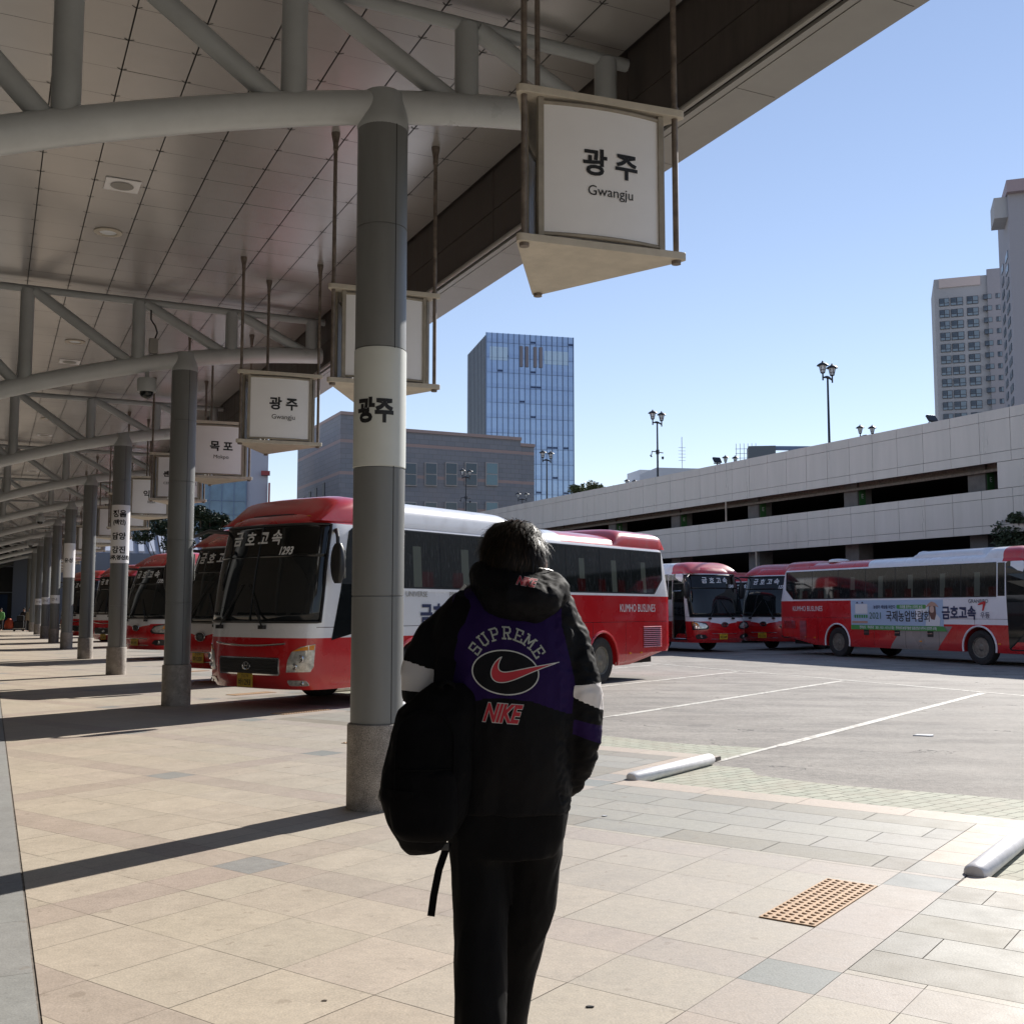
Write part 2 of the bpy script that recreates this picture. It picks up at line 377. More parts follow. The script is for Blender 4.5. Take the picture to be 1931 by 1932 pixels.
# grout bed + kerb face
b = MB()
for i in range(-4, 28):
    b1 = -1.74 - PB * i; K = 9.13 + PA * i
    for (pa, pb, k) in ((b1 - PB, b1, K),):
        q = [bay(k, pa), bay(k, pb), bay((T0 - 0.4756 * pb) / 0.8796 - 3, pb), bay((T0 - 0.4756 * pa) / 0.8796 - 3, pa)]
        # clip at walkway line
        out = []
        for j in range(4):
            p0, p1 = q[j], q[(j + 1) % 4]; e0, e1 = p0.dot(V) - T0 + 2.2, p1.dot(V) - T0 + 2.2
            if e0 >= 0: out.append(p0)
            if e0 * e1 < 0: out.append(p0.lerp(p1, e0 / (e0 - e1)))
        n = len(out)
        if n > 2:
            b.add([(p.x, p.y, -0.004) for p in out] + [(p.x, p.y, ZA - 0.03) for p in out], [tuple(range(n))] + [(j, (j + 1) % n, n + (j + 1) % n, n + j) for j in range(n)])
struct(b.build('platform_bed', M['grout']))
# grey walkway strip beside the terminal, laid parallel to the columns
T = Tiles()
for i in range(-14, 110):
    for j, (t1, t0) in enumerate(((T0, -0.25), (-0.25, -0.85), (-0.85, -1.45), (-1.45, -2.0))):
        s0 = i * 0.9 + (0.45 if j % 2 else 0)
        T.tile(s0, s0 + 0.9, t0, t1, (0.30, 0.295, 0.28), fn=row, var=0.08, g=0.002)
struct(T.build('grey_walkway', M['granite'], 0.0005))
T = Tiles()
for i in range(-10, 90):
    for j in range(8):
        T.tile(i * 1.2, i * 1.2 + 1.2, -2.0 - 0.6 * (j + 1), -2.0 - 0.6 * j, (0.46, 0.40, 0.32), fn=row, var=0.06, g=0.003)
struct(T.build('inner_paving', M['granite'], 0.0))
b = MB(); b.add([row(-14, T0 - 2.3, -0.006), row(110, T0 - 2.3, -0.006), row(110, -7, -0.006), row(-14, -7, -0.006)], [(0, 1, 2, 3)])
struct(b.build('inner_bed', M['grout'], fix=False))
# green interlocking pavers along the kerb
def paver_mat():
    m = mat('green_pavers', (0.34, 0.36, 0.28), 0.8); t = m.node_tree; p = t.nodes['Principled BSDF']
    tc = nd(t, 'ShaderNodeTexCoord'); mp = nd(t, 'ShaderNodeMapping'); mp.inputs['Rotation'].default_value = (0, 0, R(54 - 90)); t.links.new(tc.outputs['Object'], mp.inputs[0])
    dz = nd(t, 'ShaderNodeTexNoise'); dz.inputs['Scale'].default_value = 9; t.links.new(mp.outputs[0], dz.inputs[0])
    ad = nd(t, 'ShaderNodeVectorMath', operation='MULTIPLY_ADD'); ad.inputs[1].default_value = (0.05, 0.05, 0); t.links.new(dz.outputs[1], ad.inputs[0]); t.links.new(mp.outputs[0], ad.inputs[2])
    br = nd(t, 'ShaderNodeTexBrick'); t.links.new(ad.outputs[0], br.inputs[0]); br.inputs['Scale'].default_value = 1
    br.inputs['Brick Width'].default_value = 0.22; br.inputs['Row Height'].default_value = 0.12; br.inputs['Mortar Size'].default_value = 0.007; br.inputs['Mortar Smooth'].default_value = 0.2
    br.inputs['Color1'].default_value = (0.33, 0.345, 0.265, 1); br.inputs['Color2'].default_value = (0.40, 0.40, 0.31, 1); br.inputs['Mortar'].default_value = (0.10, 0.10, 0.07, 1)
    n = noise_n(t, tc.outputs['Object'], 2.5, 6); dirt = (n - 0.42) * 2.2
    col = mixc(t, dirt.mx(0).mn(0.55), br.outputs[0], (0.33, 0.29, 0.22)); t.links.new(col, p.inputs['Base Color'])
    bp = nd(t, 'ShaderNodeBump'); bp.inputs['Strength'].default_value = 0.8; bp.inputs['Distance'].default_value = 0.01; bp.invert = True; t.links.new(br.outputs[1], bp.inputs['Height']); t.links.new(bp.outputs[0], p.inputs['Normal'])
    return m
M['pavers'] = paver_mat()
b = MB()
for i in range(-4, 27):
    b1 = -1.74 - PB * i; K = 9.13 + PA * i; ex = 1.2
    q = [(K - 0.02, b1 - PB - 0.05), (K - 0.02, b1 + 0.0)]
    n = 14
    for j in range(n + 1):
        bb = b1 - PB * j / n; q.append((K + ex + 0.22 * noise.noise(Vector((bb * 0.7, i * 3.1, 0))) + (0.35 if j > n - 3 else 0), bb))
    b.add([bay(x, y, ZA + 0.004) for x, y in q], [tuple(range(len(q)))])
struct(b.build('green_paving', M['pavers']))
# painted bay lines
def line_mat():
    m = mat('bay_line_paint', (0.62, 0.60, 0.54), 0.7); t = m.node_tree; p = t.nodes['Principled BSDF']; tc = nd(t, 'ShaderNodeTexCoord')
    n = noise_n(t, tc.outputs['Object'], 14, 6); n2 = noise_n(t, tc.outputs['Object'], 1.2, 3)
    col = mixc(t, ((n + (n2 - 0.5) * 0.5) - 0.52).gt(0.0), (0.60, 0.58, 0.52), (0.36, 0.33, 0.285)); t.links.new(col, p.inputs['Base Color']); return m
M['line'] = line_mat()
b = MB()
for i in range(-2, 24):
    bb = -1.74 - PB * i + 0.02; K = 9.13 + PA * i - PA
    if i == 0: bb -= 0.02
    a0 = K + 3.6; a1 = K + 14.0
    b.add([bay(a0, bb - 0.065, ZA + 0.004), bay(a1, bb - 0.065, ZA + 0.004), bay(a1, bb + 0.065, ZA + 0.004), bay(a0, bb + 0.065, ZA + 0.004)], [(0, 1, 2, 3)])
    b.add([bay(K + 1.9, bb - 0.05, ZA + 0.0042), bay(a0, bb - 0.05, ZA + 0.0042), bay(a0, bb + 0.02, ZA + 0.0042), bay(K + 1.9, bb + 0.02, ZA + 0.0042)], [(0, 1, 2, 3)])
# long cross line behind the bays
struct(b.build('bay_lines', M['line'], fix=False))
b = MB()
p0, p1 = row(5, 17.6, ZA + 0.004), row(34, 18.6, ZA + 0.004)
b.add([p0, p1, p1 + V * 0.11, p0 + V * 0.11], [(0, 1, 2, 3)]); struct(b.build('far_line', M['line'], fix=False))
# white tubular wheel stops
for i in range(-1, 9):
    bb = -1.72 - PB * i; a0 = 9.13 + PA * i - PA - 0.05
    m_ = MB(); r_ = 0.072; L = 1.72; rings = []
    for x, k in ((0, 0.2), (0.01, 0.75), (0.04, 1), (L - 0.05, 1), (L - 0.015, 0.8), (L, 0.3)):
        rings.append([Vector((x, math.cos(2 * math.pi * j / 20) * r_ * k, 0.048 + math.sin(2 * math.pi * j / 20) * r_ * 0.85 * k)) for j in range(20)])
    m_.loft(rings)
    where = {0: 'white tube wheel stop at the right edge of the picture', 1: 'white tube wheel stop beside the person, first one past the sleeve'}.get(i, None)
    o = m_.build('wheel_stop', M['white_paint'], None, smooth=True)
    o.location = bay(a0 + 0.02, bb + 0.02, ZA + 0.01); o.rotation_euler = (0, 0, R(54))
    tag(o, where or '%s white tube wheel stop beyond the person, counting along the platform' % ['zeroth', 'first', 'second', 'third', 'fourth', 'fifth', 'sixth', 'seventh', 'eighth', 'ninth'][max(0, i)] if i >= 0 else 'white tube wheel stop to the right of the picture', 'wheel stop', 'white tube wheel stops at the bays')
# yellow tactile tiles
M['tactile'] = mat('tactile_yellow', (0.52, 0.34, 0.20), 0.7, var=0.14, vscale=8, speck=0.2)
for i in range(-1, 7):
    a0 = 5.48 + PA * i; b1 = -2.09 - PB * i; m_ = MB()
    m_.prism([(0, 0), (1.0, 0), (1.0, 0.3), (0, 0.3)], 0.0, 0.006)
    nx, ny = 19, 6
    for p_ in range(nx):
        for q_ in range(ny):
            x = 0.03 + p_ * 0.94 / (nx - 1); y = 0.027 + q_ * 0.246 / (ny - 1)
            m_.lathe([(0.016, 0.005), (0.014, 0.010), (0.009, 0.0125)], 10, (x, y, 0))
    o = m_.build('tactile_tile', M['tactile'], None, smooth=True, angle=50); o.location = bay(a0, b1, 0.0005); o.rotation_euler = (0, 0, R(54))
    lb = {0: 'orange studded tactile strip in the right foreground paving', 2: 'orange studded tactile strip just left of the nearest column', 3: 'orange studded tactile strip in front of the nose of bus 1293'}.get(i, 'orange studded tactile strip, %s along the platform from the right' % ['zeroth', 'second', 'third', 'fourth', 'fifth', 'sixth', 'seventh', 'eighth'][max(0, i)] if i >= 0 else 'orange studded tactile strip right of the picture')
    tag(o, lb, 'tactile paving', 'tactile strips at the bays')
#@@CANOPY
# ============================================================ CANOPY
ZC = 6.97; TE = 5.35; TO = 5.85; TL = -7.0; SA, SB = -10.0, 112.0
canopy = thing('platform_canopy', 'long canopy roof with square metal ceiling panels and dark edge beam over the platform', 'canopy', row(0, 0, 0), R(25.6))
def cn(s, t, z): return Vector((t, s, z))           # canopy-local: x across, y along
b = MB(); PS = 0.62; k = 0
nS = int((SB - SA) / PS); nT = int((TE - TL) / PS) + 1
for i in range(nS):
    for j in range(nT):
        t1 = TE - 0.02 - PS * j; t0 = t1 - PS; s0 = SA + PS * i
        if t0 < TL - 0.3: continue
        g1, g2 = 0.007, 0.003; dz = [random.uniform(-0.0016, 0.0016) for _ in range(4)]
        b.add([cn(s0 + g2, t0 + g1, ZC + dz[0]), cn(s0 + PS - g2, t0 + g1, ZC + dz[1]), cn(s0 + PS - g2, t1 - g1, ZC + dz[2]), cn(s0 + g2, t1 - g1, ZC + dz[3])], [(0, 1, 2, 3)], 0)
        if s0 < 50:      # small black corner clips
            for sg in (-1, 1):
                c = cn(s0, t0, ZC - 0.003); d = Vector((sg * 0.045, -0.035, 0)); n_ = Vector((-d.y, d.x, 0)).normalized() * 0.006
                b.add([c - n_, c + n_, c + d + n_, c + d - n_], [(0, 1, 2, 3)], 1)
b.build('ceiling_panels', [M['ceiling'], M['dark']], canopy, fix=False)
b = MB(); b.box(cn((SA + SB) / 2, (TL + TE) / 2, ZC + 0.06), (TE - TL + 0.05, SB - SA, 0.08)); b.build('ceiling_backing', M['dark'], canopy)
b = MB(); b.box(cn((SA + SB) / 2, (TL + TO) / 2, ZC + 0.5), (TO - TL, SB - SA, 0.16)); b.build('roof_deck', M['soffit'], canopy)
# dark inner face of the edge beam, in big plates
b = MB()
for i in range(int((SB - SA) / 3.1) + 1):
    s0 = SA + 3.1 * i
    for (z0, z1) in ((5.985, 6.44), (6.45, ZC + 0.02)):
        b.box(cn(s0 + 1.55, TE + 0.03, (z0 + z1) / 2), (0.05, 3.088, z1 - z0))
b.build('edge_beam_lining', M['fascia'], canopy, bevel=0.003)
b = MB(); b.tube([cn(SA, TE - 0.03, 5.975), cn(SB, TE - 0.03, 5.975)], 0.028, 10); b.box(cn((SA + SB) / 2, TE + 0.06, 5.955), (0.07, SB - SA, 0.03)); b.build('edge_rail', M['soffit'], canopy, smooth=True)
b = MB()
for i in range(int((SB - SA) / 1.55) + 1):
    s0 = SA + 1.55 * i; b.box(cn(s0 + 0.775, (TE + 0.1 + TO) / 2 + 0.0, 5.94), (TO - TE - 0.1, 1.542, 0.012))
b.build('soffit_panels', M['soffit'], canopy)
b = MB(); b.box(cn((SA + SB) / 2, TO + 0.02, 6.62), (0.04, SB - SA, 1.37)); b.box(cn((SA + SB) / 2, TO + 0.0, 7.34), (0.3, SB - SA, 0.06)); b.build('outer_fascia', M['soffit'], canopy)
# terminal building behind the walkway (out of frame, gives the canopy its real surroundings)
M['terminal_wall'] = mat('terminal_wall', (0.66, 0.62, 0.56), 0.6, var=0.1)
term = thing('terminal_building', 'long terminal building with glazed ground floor behind the walkway', 'building', row(0, 0, 0), R(25.6))
b = MB(); b.box(cn(50, TL - 2, 4.2), (4, 124, 8.4)); b.build('wall', M['terminal_wall'], term)
for i in range(14):
    b = MB(); b.box(cn(i * 8 - 4, TL + 0.01, 1.7), (0.05, 6.4, 3.0)); f = b.build('shop_window', M['glass_dark'], term)

# ------------------------------------------------------------ trusses
CS = [8.62] + [19.13 + 9.6 * i for i in range(0, 11)]
TVS = [-5.0, -3.15, -1.35, 0.38, 2.12, 3.68, 5.12]
def chord_z(t):
    pts = [(-5.2, 2.2), (-3.2, 3.55), (-1.35, 4.6), (0, 5.12), (1.1, 5.47), (2.1, 5.74), (2.9, 5.92), (3.68, 6.06), (4.3, 6.14), (5.3, 6.22)]
    for (a, za), (c, zc) in zip(pts, pts[1:]):
        if t <= c: f = (t - a) / (c - a); return za + (zc - za) * f
    return pts[-1][1]
def smooth_chord():
    ts = [-5.2 + 10.5 * i / 42 for i in range(43)]; zs = [chord_z(t) for t in ts]
    for _ in range(5): zs = [zs[0]] + [(zs[i - 1] + 2 * zs[i] + zs[i + 1]) / 4 for i in range(1, len(zs) - 1)] + [zs[-1]]
    return ts, zs
_ts, _zs = smooth_chord()
def cz(t):
    for i in range(len(_ts) - 1):
        if t <= _ts[i + 1]: f = (t - _ts[i]) / (_ts[i + 1] - _ts[i]); return _zs[i] + (_zs[i + 1] - _zs[i]) * f
    return _zs[-1]
ZT = 6.84
truss = thing('roof_truss', 'nearest grey tubular roof truss, its arched chord resting on the closest column', 'roof truss', row(CS[0], 0), R(25.6), 'tubular roof trusses across the platform')
b = MB(); b.tube([Vector((t, 0, z)) for t, z in zip(_ts, _zs)], 0.142, 28); b.build('bottom_chord', M['chord_steel'], truss, smooth=True, angle=60)
b = MB(); b.tube([Vector((-6.9, 0, ZT)), Vector((5.42, 0, ZT))], 0.062, 18); b.build('top_chord', M['white_steel'], truss, smooth=True, angle=60)
for t in TVS:
    b = MB(); b.tube([Vector((t, 0, cz(t))), Vector((t, 0, ZT - 0.01))], 0.108, 22); b.build('upright', M['white_steel'], truss, smooth=True, angle=60)
for t0, t1 in zip(TVS, TVS[1:]):
    b = MB(); b.tube([Vector((t0 + 0.10, 0, ZT - 0.02)), Vector((t1 - 0.13, 0, cz(t1 - 0.1) + 0.06))], 0.088, 20); b.build('brace', M['white_steel'], truss, smooth=True, angle=60)
ordn = ['nearest', 'second', 'third', 'fourth', 'fifth', 'sixth', 'seventh', 'eighth', 'ninth', 'tenth', 'eleventh', 'twelfth']
for i, s in enumerate(CS[1:], 1):
    dup(truss, row(s, 0), label='%s grey tubular roof truss counting from the nearest, above the %s column' % (ordn[i], ordn[i]))
dup(truss, row(-1.0, 0), label='grey tubular roof truss directly behind the viewer over the walkway')
# ------------------------------------------------------------ columns
TC = 2.9
col0 = thing('platform_column', 'nearest round grey column with a pale band reading 광주, left of the person', 'column', row(CS[0], TC), 0, 'round columns along the platform')
def ringed(parent, bands):
    """bands: (z0, z1, radius, material key)"""
    for z0, z1, r_, mk in bands:
        b = MB(); g = 0.004
        b.lathe([(r_ - 0.008, z0), (r_ - 0.008, z0 + g), (r_, z0 + g + 0.003), (r_, z1 - g - 0.003), (r_ - 0.008, z1 - g), (r_ - 0.008, z1)], 48, cap=False)
        b.build('shaft_panel' if mk == 'column' else 'pale_band', M[mk], parent, smooth=True, angle=40)
zz = [0.68, 1.71, 2.77, 3.77, 4.82, 5.70]
ringed(col0, [(zz[0], zz[1], 0.214, 'column'), (zz[1], zz[2], 0.214, 'column'), (zz[2], zz[3], 0.219, 'column_band'), (zz[3], zz[4], 0.214, 'column'), (zz[4], zz[5], 0.214, 'column')])
def col_common(parent):
    b = MB(); b.lathe([(0.238, 0), (0.238, 0.66), (0.230, 0.675), (0.21, 0.68)], 48); b.build('granite_base', M['granite_base'], parent, smooth=True, angle=40)
    b = MB(); b.lathe([(0.214, 5.69), (0.222, 5.72), (0.218, 5.78), (0.18, 6.0), (0.17, 6.02)], 40); b.build('capital', M['white_steel'], parent, smooth=True, angle=60)
    # vertical panel seams
    b = MB()
    for an in (R(-50), R(140)):
        for z0, z1 in zip(zz, zz[1:]):
            c = Vector((math.cos(an), math.sin(an), 0)); n_ = Vector((-c.y, c.x, 0)); r0 = 0.2145
            b.add([c * r0 - n_ * 0.004 + Vector((0, 0, z0)), c * r0 + n_ * 0.004 + Vector((0, 0, z0)), c * r0 + n_ * 0.004 + Vector((0, 0, z1)), c * r0 - n_ * 0.004 + Vector((0, 0, z1))], [(0, 1, 2, 3)])
    b.build('panel_seam', M['dark'], parent, fix=False)
col_common(col0)
def wrap(r_, a0, zc):      # map flat lettering onto a cylinder, a0 = facing angle
    def f(x, y):
        an = a0 + x / r_; return Vector((math.cos(an) * r_, math.sin(an) * r_, zc + y))
    return f
def own(o): o['own'] = 1; return o
vang = math.atan2(-row(CS[0], TC).y, -row(CS[0], TC).x)
own(letters('광주', 0.215, wrap(0.2215, vang - 0.20, 3.235), M['ink'], col0, bold=0.010, sx=0.82, sub=0.015))
# plain columns
colp = thing('platform_column', 'x', 'column', row(CS[1], TC), 0, 'round columns along the platform')
ringed(colp, [(a, b_, 0.214, 'column') for a, b_ in zip(zz, zz[1:])]); col_common(colp)
extra = {1: 'round grey column with no lettering, second from the viewer, beside the bus nose',
         2: 'third round grey column, with a white notice listing three towns', 3: 'fourth round grey column, plain, past the one with the white notice',
         4: 'fifth round grey column, with a white band reading 유성'}
for i, s in enumerate(CS[1:], 1):
    lb = extra.get(i, '%s round grey column along the platform counting from the viewer' % ordn[i])
    if i == 1: c = colp; c['label'] = lb
    else: c = dup(colp, row(s, TC), label=lb)
    p = row(s, TC); va = math.atan2(-p.y, -p.x)
    if i == 2:
        b = MB(); b.lathe([(0.222, 2.75), (0.222, 4.2)], 48, cap=False); b.build('white_notice', M['sign_panel'], c, smooth=True)
        for tx, z, sz in (('정읍', 3.98, 0.19), ('(태인)', 3.76, 0.13), ('담양', 3.42, 0.19), ('강진', 3.08, 0.19), ('(나주,영산포)', 2.88, 0.12)):
            letters(tx, sz, wrap(0.225, va - 0.15, z), M['ink'], c, bold=0.006, sub=0.015)
    if i == 4:
        b = MB(); b.lathe([(0.222, 2.9), (0.222, 4.3)], 48, cap=False); b.build('white_notice', M['sign_panel'], c, smooth=True)
        letters('유성', 0.2, wrap(0.225, va - 0.15, 3.6), M['ink'], c, bold=0.006, sub=0.015)
    if i in (6, 7, 5):
        b = MB(); b.lathe([(0.222, 1.9), (0.222, 2.3)], 48, cap=False); b.build('white_notice', M['sign_panel'], c, smooth=True)
        letters('안내', 0.16, wrap(0.225, va - 0.15, 2.1), M['ink'], c, sub=0.015)
# ------------------------------------------------------------ hanging three-sided signs
ZS = 4.13; SH = 1.06
P3 = [(0.0, 0.0), (1.33, -0.14), (0.72, 1.17)]     # (across, along) from the near left vertex
def rounded(poly, r_, n=5):
    out = []; m_ = len(poly)
    for i in range(m_):
        p = Vector(poly[i]); a = (Vector(poly[i - 1]) - p).normalized(); c = (Vector(poly[(i + 1) % m_]) - p).normalized()
        for k in range(n + 1):
            f = k / n; q = (p + a * r_ * (1 - f)).lerp(p + c * r_ * f, 0.5) if False else (p + a * r_) * (1 - f) ** 2 + p * 2 * f * (1 - f) + (p + c * r_) * f * f
            out.append((q.x, q.y))
    return out
def inset(poly, d):
    c = Vector((sum(p[0] for p in poly) / 3, sum(p[1] for p in poly) / 3))
    return [tuple(c + (Vector(p) - c) * (1 - d / (Vector(p) - c).length)) for p in poly]
def make_sign():
    t = thing('hanging_sign', 'x', 'sign', (0, 0, 0), R(25.6), 'three sided destination signs hanging over the bays')
    pl = rounded(P3, 0.07)
    for z, nm in ((ZS, 'bottom_plate'), (ZS + SH, 'top_plate')):
        b = MB(); b.prism(pl, z - 0.025, z + 0.03); b.build(nm, M['sign_plate'], t, smooth=True, bevel=0.004)
    pr = inset(P3, 0.10)
    for q in pr:
        b = MB(); b.tube([(q[0], q[1], ZS - 0.03), (q[0], q[1], ZC)], 0.022, 12)
        b.lathe([(0.03, ZS + SH + 0.03), (0.03, ZS + SH + 0.06)], 12, (q[0], q[1], 0))
        b.lathe([(0.012, ZC - 0.22), (0.03, ZC - 0.2), (0.03, ZC - 0.12), (0.05, ZC - 0.02), (0.05, ZC)], 12, (q[0], q[1], 0))
        b.build('hanger_rod', M['rod'], t, smooth=True)
        b = MB(); b.lathe([(0.034, ZS - 0.05), (0.034, ZS - 0.026)], 14, (q[0], q[1], 0)); b.build('end_bolt', M['rod'], t, smooth=True)
    pp = inset(P3, 0.16); cen = Vector((sum(p[0] for p in pp) / 3, sum(p[1] for p in pp) / 3))
    faces = []
    for i in range(3):
        p, q = Vector(pp[i]), Vector(pp[(i + 1) % 3]); d = (q - p); L = d.length; d.normalize(); n_ = Vector((d.y, -d.x))
        if n_.dot((p + q) / 2 - cen) < 0: n_ = -n_
        p2 = p + d * 0.07; q2 = q - d * 0.07
        def surf(f, z, off=0.0, p2=p2, q2=q2, n_=n_):
            c = p2.lerp(q2, f) + n_ * (0.03 + 0.05 * (1 - (2 * f - 1) ** 2) + off); return Vector((c.x, c.y, z))
        b = MB(); z0, z1 = ZS + 0.06, ZS + SH - 0.06
        b.grid(lambda a, c: surf(a, z0 + (z1 - z0) * c), 14, 2)
        b.build('sign_panel', M['sign_panel'], t, smooth=True)
        b = MB(); fr = 0.018
        for f in (0.0, 1.0): b.box(surf(f, (z0 + z1) / 2), (0.04, 0.04, z1 - z0 + 0.06), Matrix.Rotation(math.atan2(d.y, d.x), 3, 'Z'))
        for z in (z0, z1):
            b.tube([surf(k / 14, z) for k in range(15)], fr * 0.8, 6)
        b.build('panel_frame', M['sign_frame'], t)
        faces.append((surf, d, (q2 - p2).length))
    return t, faces
sign0, sfaces = make_sign()
def sign_text(t, ko, en, ksz=0.235, esz=0.135):
    for idx in (0, 1, 2):
        surf, d, L = sfaces[idx]
        flip = 1
        # reading direction: viewer outside the face
        cen = surf(0.5, 0); n_ = Vector((d.y, -d.x, 0)); out = Vector((cen.x, cen.y, 0)) - Vector((0.683, 0.343, 0))
        if n_.dot(out) < 0: n_ = -n_
        right = Vector((0, 0, 1)).cross(n_); flip = 1 if right.x * d.x + right.y * d.y > 0 else -1
        letters(ko, ksz, lambda x, y: surf(0.5 + flip * (x + 0.05) / L, ZS + 0.60 + y, 0.006), M['ink'], t, bold=0.006, sub=0.04)
        letters(en, esz, lambda x, y: surf(0.5 + flip * (x + 0.05) / L, ZS + 0.385 + y, 0.006), M['ink'], t)
SIGNS = [('광 주', 'Gwangju'), ('', ''), ('광 주', 'Gwangju'), ('목 포', 'Mokpo'), ('센트럴터미널', 'CENTRAL TERMINAL'), ('익 산', 'Iksan'), ('나주 | 영산포', 'Naju | Yeongsanpo'), ('인 천', 'Incheon'), ('순 천', 'Suncheon'), ('정 읍', 'Jeongeup'), ('전 주', 'Jeonju'), ('유 성', 'Yuseong')]
sl_lab = ['large white hanging sign reading 광주 nearest the viewer against the sky', 'blank white hanging sign half hidden behind the nearest column', 'white hanging sign reading 광주, smaller, just left of the nearest column',
          'white hanging sign reading 목포 above the bus nose', 'white hanging sign with small long lettering behind the second column', 'white hanging sign reading 익산 between second and third columns', 'white hanging sign with bracketed lettering below and behind the 익산 sign', 'hanging sign partly behind the third column, seventh beyond the nearest']
s_p = 4.83
NUMW = 'first second third fourth fifth sixth seventh eighth ninth tenth eleventh twelfth thirteenth fourteenth fifteenth sixteenth seventeenth eighteenth nineteenth twentieth twenty-first twenty-second twenty-third twenty-fourth'.split()
for i in range(24):
    nm = SIGNS[i] if i < len(SIGNS) else ('', '')
    lab = sl_lab[i] if i < len(sl_lab) else 'distant white hanging sign, %s in the row counting from the nearest' % NUMW[i]
    o = sign0 if i == 0 else dup(sign0, label=lab)
    o['label'] = lab; o.location = row(6.47 + s_p * i + (0.22 if i else 0.0), 3.125 + (0.14 if i else 0) - (0.02 * i if i < 6 else 0.1))
    o.rotation_euler = (0, 0, R(25.6))
PENDING_SIGNS = [(i, SIGNS[i]) for i in range(len(SIGNS))]
_so = [o for o in C.objects if o.name.startswith('hanging_sign')]
for o in _so:
    k = 0 if o is sign0 else int(o.name.split('.')[1])
    if k < len(SIGNS) and SIGNS[k][0]:
        ko, en = SIGNS[k]; lk = len(ko)
        sign_text(o, ko, en, 0.205 if lk < 5 else 0.14, 0.102 if len(en) < 10 else 0.08)
# ------------------------------------------------------------ ceiling lights, cameras, junction box
def put_light(s, t, kind, lb):
    o = thing('ceiling_light', lb, 'light', row(s, t, ZC - 0.003), R(25.6), 'recessed ceiling lights')
    if kind == 'sq':
        b = MB(); b.box((0, 0, -0.006), (0.42, 0.42, 0.012)); b.build('frame', M['sign_panel'], o, bevel=0.004)
        b = MB(); b.lathe([(0.14, -0.020), (0.12, -0.016), (0.04, -0.0125)], 28); b.build('bowl', M['soffit'], o, smooth=True)
    else:
        b = MB(); b.lathe([(0.19, 0.0), (0.19, -0.012), (0.12, -0.02), (0.115, -0.004)], 32, cap=False); b.build('ring', M['sign_plate'], o, smooth=True)
        b = MB(); b.lathe([(0.118, -0.006), (0.05, -0.012), (0.01, -0.013)], 28); b.build('lens', M['lantern_glass'], o, smooth=True)
lights = [(14.19, 1.32, 'sq', 'square ceiling light with round bowl, between the first and second trusses'), (16.1, 1.33, 'rd', 'round ceiling light just beyond the square one, before the second truss'),
          (12.36, 1.38, 'rd', 'round ceiling light half hidden by the nearest arched chord'), (23.14, 1.36, 'rd', 'round ceiling light in the bay just beyond the second truss'), (25.1, 1.38, 'sq', 'square ceiling light just beyond the second truss, below the round one'),
          (33.0, 1.3, 'rd', 'round ceiling light before the fourth truss'), (36.2, 1.35, 'sq', 'square ceiling light before the fourth truss'), (43.5, 1.35, 'rd', 'round ceiling light before the fifth truss'), (46.0, 1.35, 'sq', 'square ceiling light before the fifth truss')]
for s, t, k, lb in lights: put_light(s, t, k, lb)
def dome_cam(s, t, zt, lb):
    o = thing('dome_camera', lb, 'security camera', row(s, t, zt), R(25.6), 'dome cameras under the arched chords')
    b = MB(); b.lathe([(0.035, 0.02), (0.035, -0.12), (0.15, -0.14), (0.16, -0.17), (0.16, -0.34), (0.145, -0.37)], 28); b.build('housing', M['white_steel'], o, smooth=True, angle=40)
    b = MB(); b.lathe([(0.115, -0.365), (0.108, -0.42), (0.08, -0.46), (0.03, -0.485), (0.004, -0.487)], 28); b.build('dome', M['glass_dark'], o, smooth=True)
dome_cam(CS[1] - 0.0, 2.28, cz(2.28) - 0.12, 'grey dome camera hanging from the second truss beside the second column')
dome_cam(CS[4], 1.75, cz(1.75) - 0.12, 'small dome camera hanging from the fifth truss')
dome_cam(CS[6], 2.0, cz(2.0) - 0.12, 'tiny distant dome camera hanging from the seventh truss')
o = thing('junction_box', 'small grey junction box with a black cable on top of the second truss', 'junction box', row(CS[1] - 0.05, 2.36, cz(2.36) + 0.12), R(25.6))
b = MB(); b.box((0, 0, 0.16), (0.14, 0.12, 0.26)); b.build('box', M['soffit'], o, bevel=0.008)
b = MB(); b.tube([(0.02, 0, 0.28), (0.06, 0, 0.4), (0.02, 0, 0.52), (-0.05, 0, 0.62), (-0.05, 0, 0.80)], 0.014, 8); b.build('cable', M['black_plastic'], o, smooth=True)
#@@BUS
# ============================================================ BUSES
# local frame: x forward (nose at x = 0), y to the bus's left, z up
def interp(tab, z):
    if z <= tab[0][0]: return tab[0][1]
    for (a, va), (c, vc) in zip(tab, tab[1:]):
        if z <= c:
            f = (z - a) / (c - a); return va + (vc - va) * f
    return tab[-1][1]
LB = 11.9
SPEC = {
 'A': dict(xf=[(0.36, -0.10), (0.5, -0.02), (0.75, 0.0), (1.1, -0.01), (1.38, -0.03), (2.2, -0.14), (2.96, -0.30), (3.06, -0.37), (3.18, -0.65), (3.26, -1.3)],
           hw=[(0.36, 1.19), (0.5, 1.24), (1.9, 1.25), (2.95, 1.19), (3.08, 1.13), (3.18, 1.02), (3.26, 0.75)], k=0.62, n=3.3),
 'B': dict(xf=[(0.36, -0.14), (0.5, -0.04), (0.75, 0.0), (1.05, -0.02), (1.30, -0.10), (2.2, -0.30), (2.92, -0.55), (3.05, -0.62), (3.2, -0.80), (3.26, -1.2)],
           hw=[(0.36, 1.19), (0.5, 1.24), (1.9, 1.25), (2.95, 1.19), (3.08, 1.13), (3.18, 1.02), (3.26, 0.75)], k=0.75, n=2.9)}
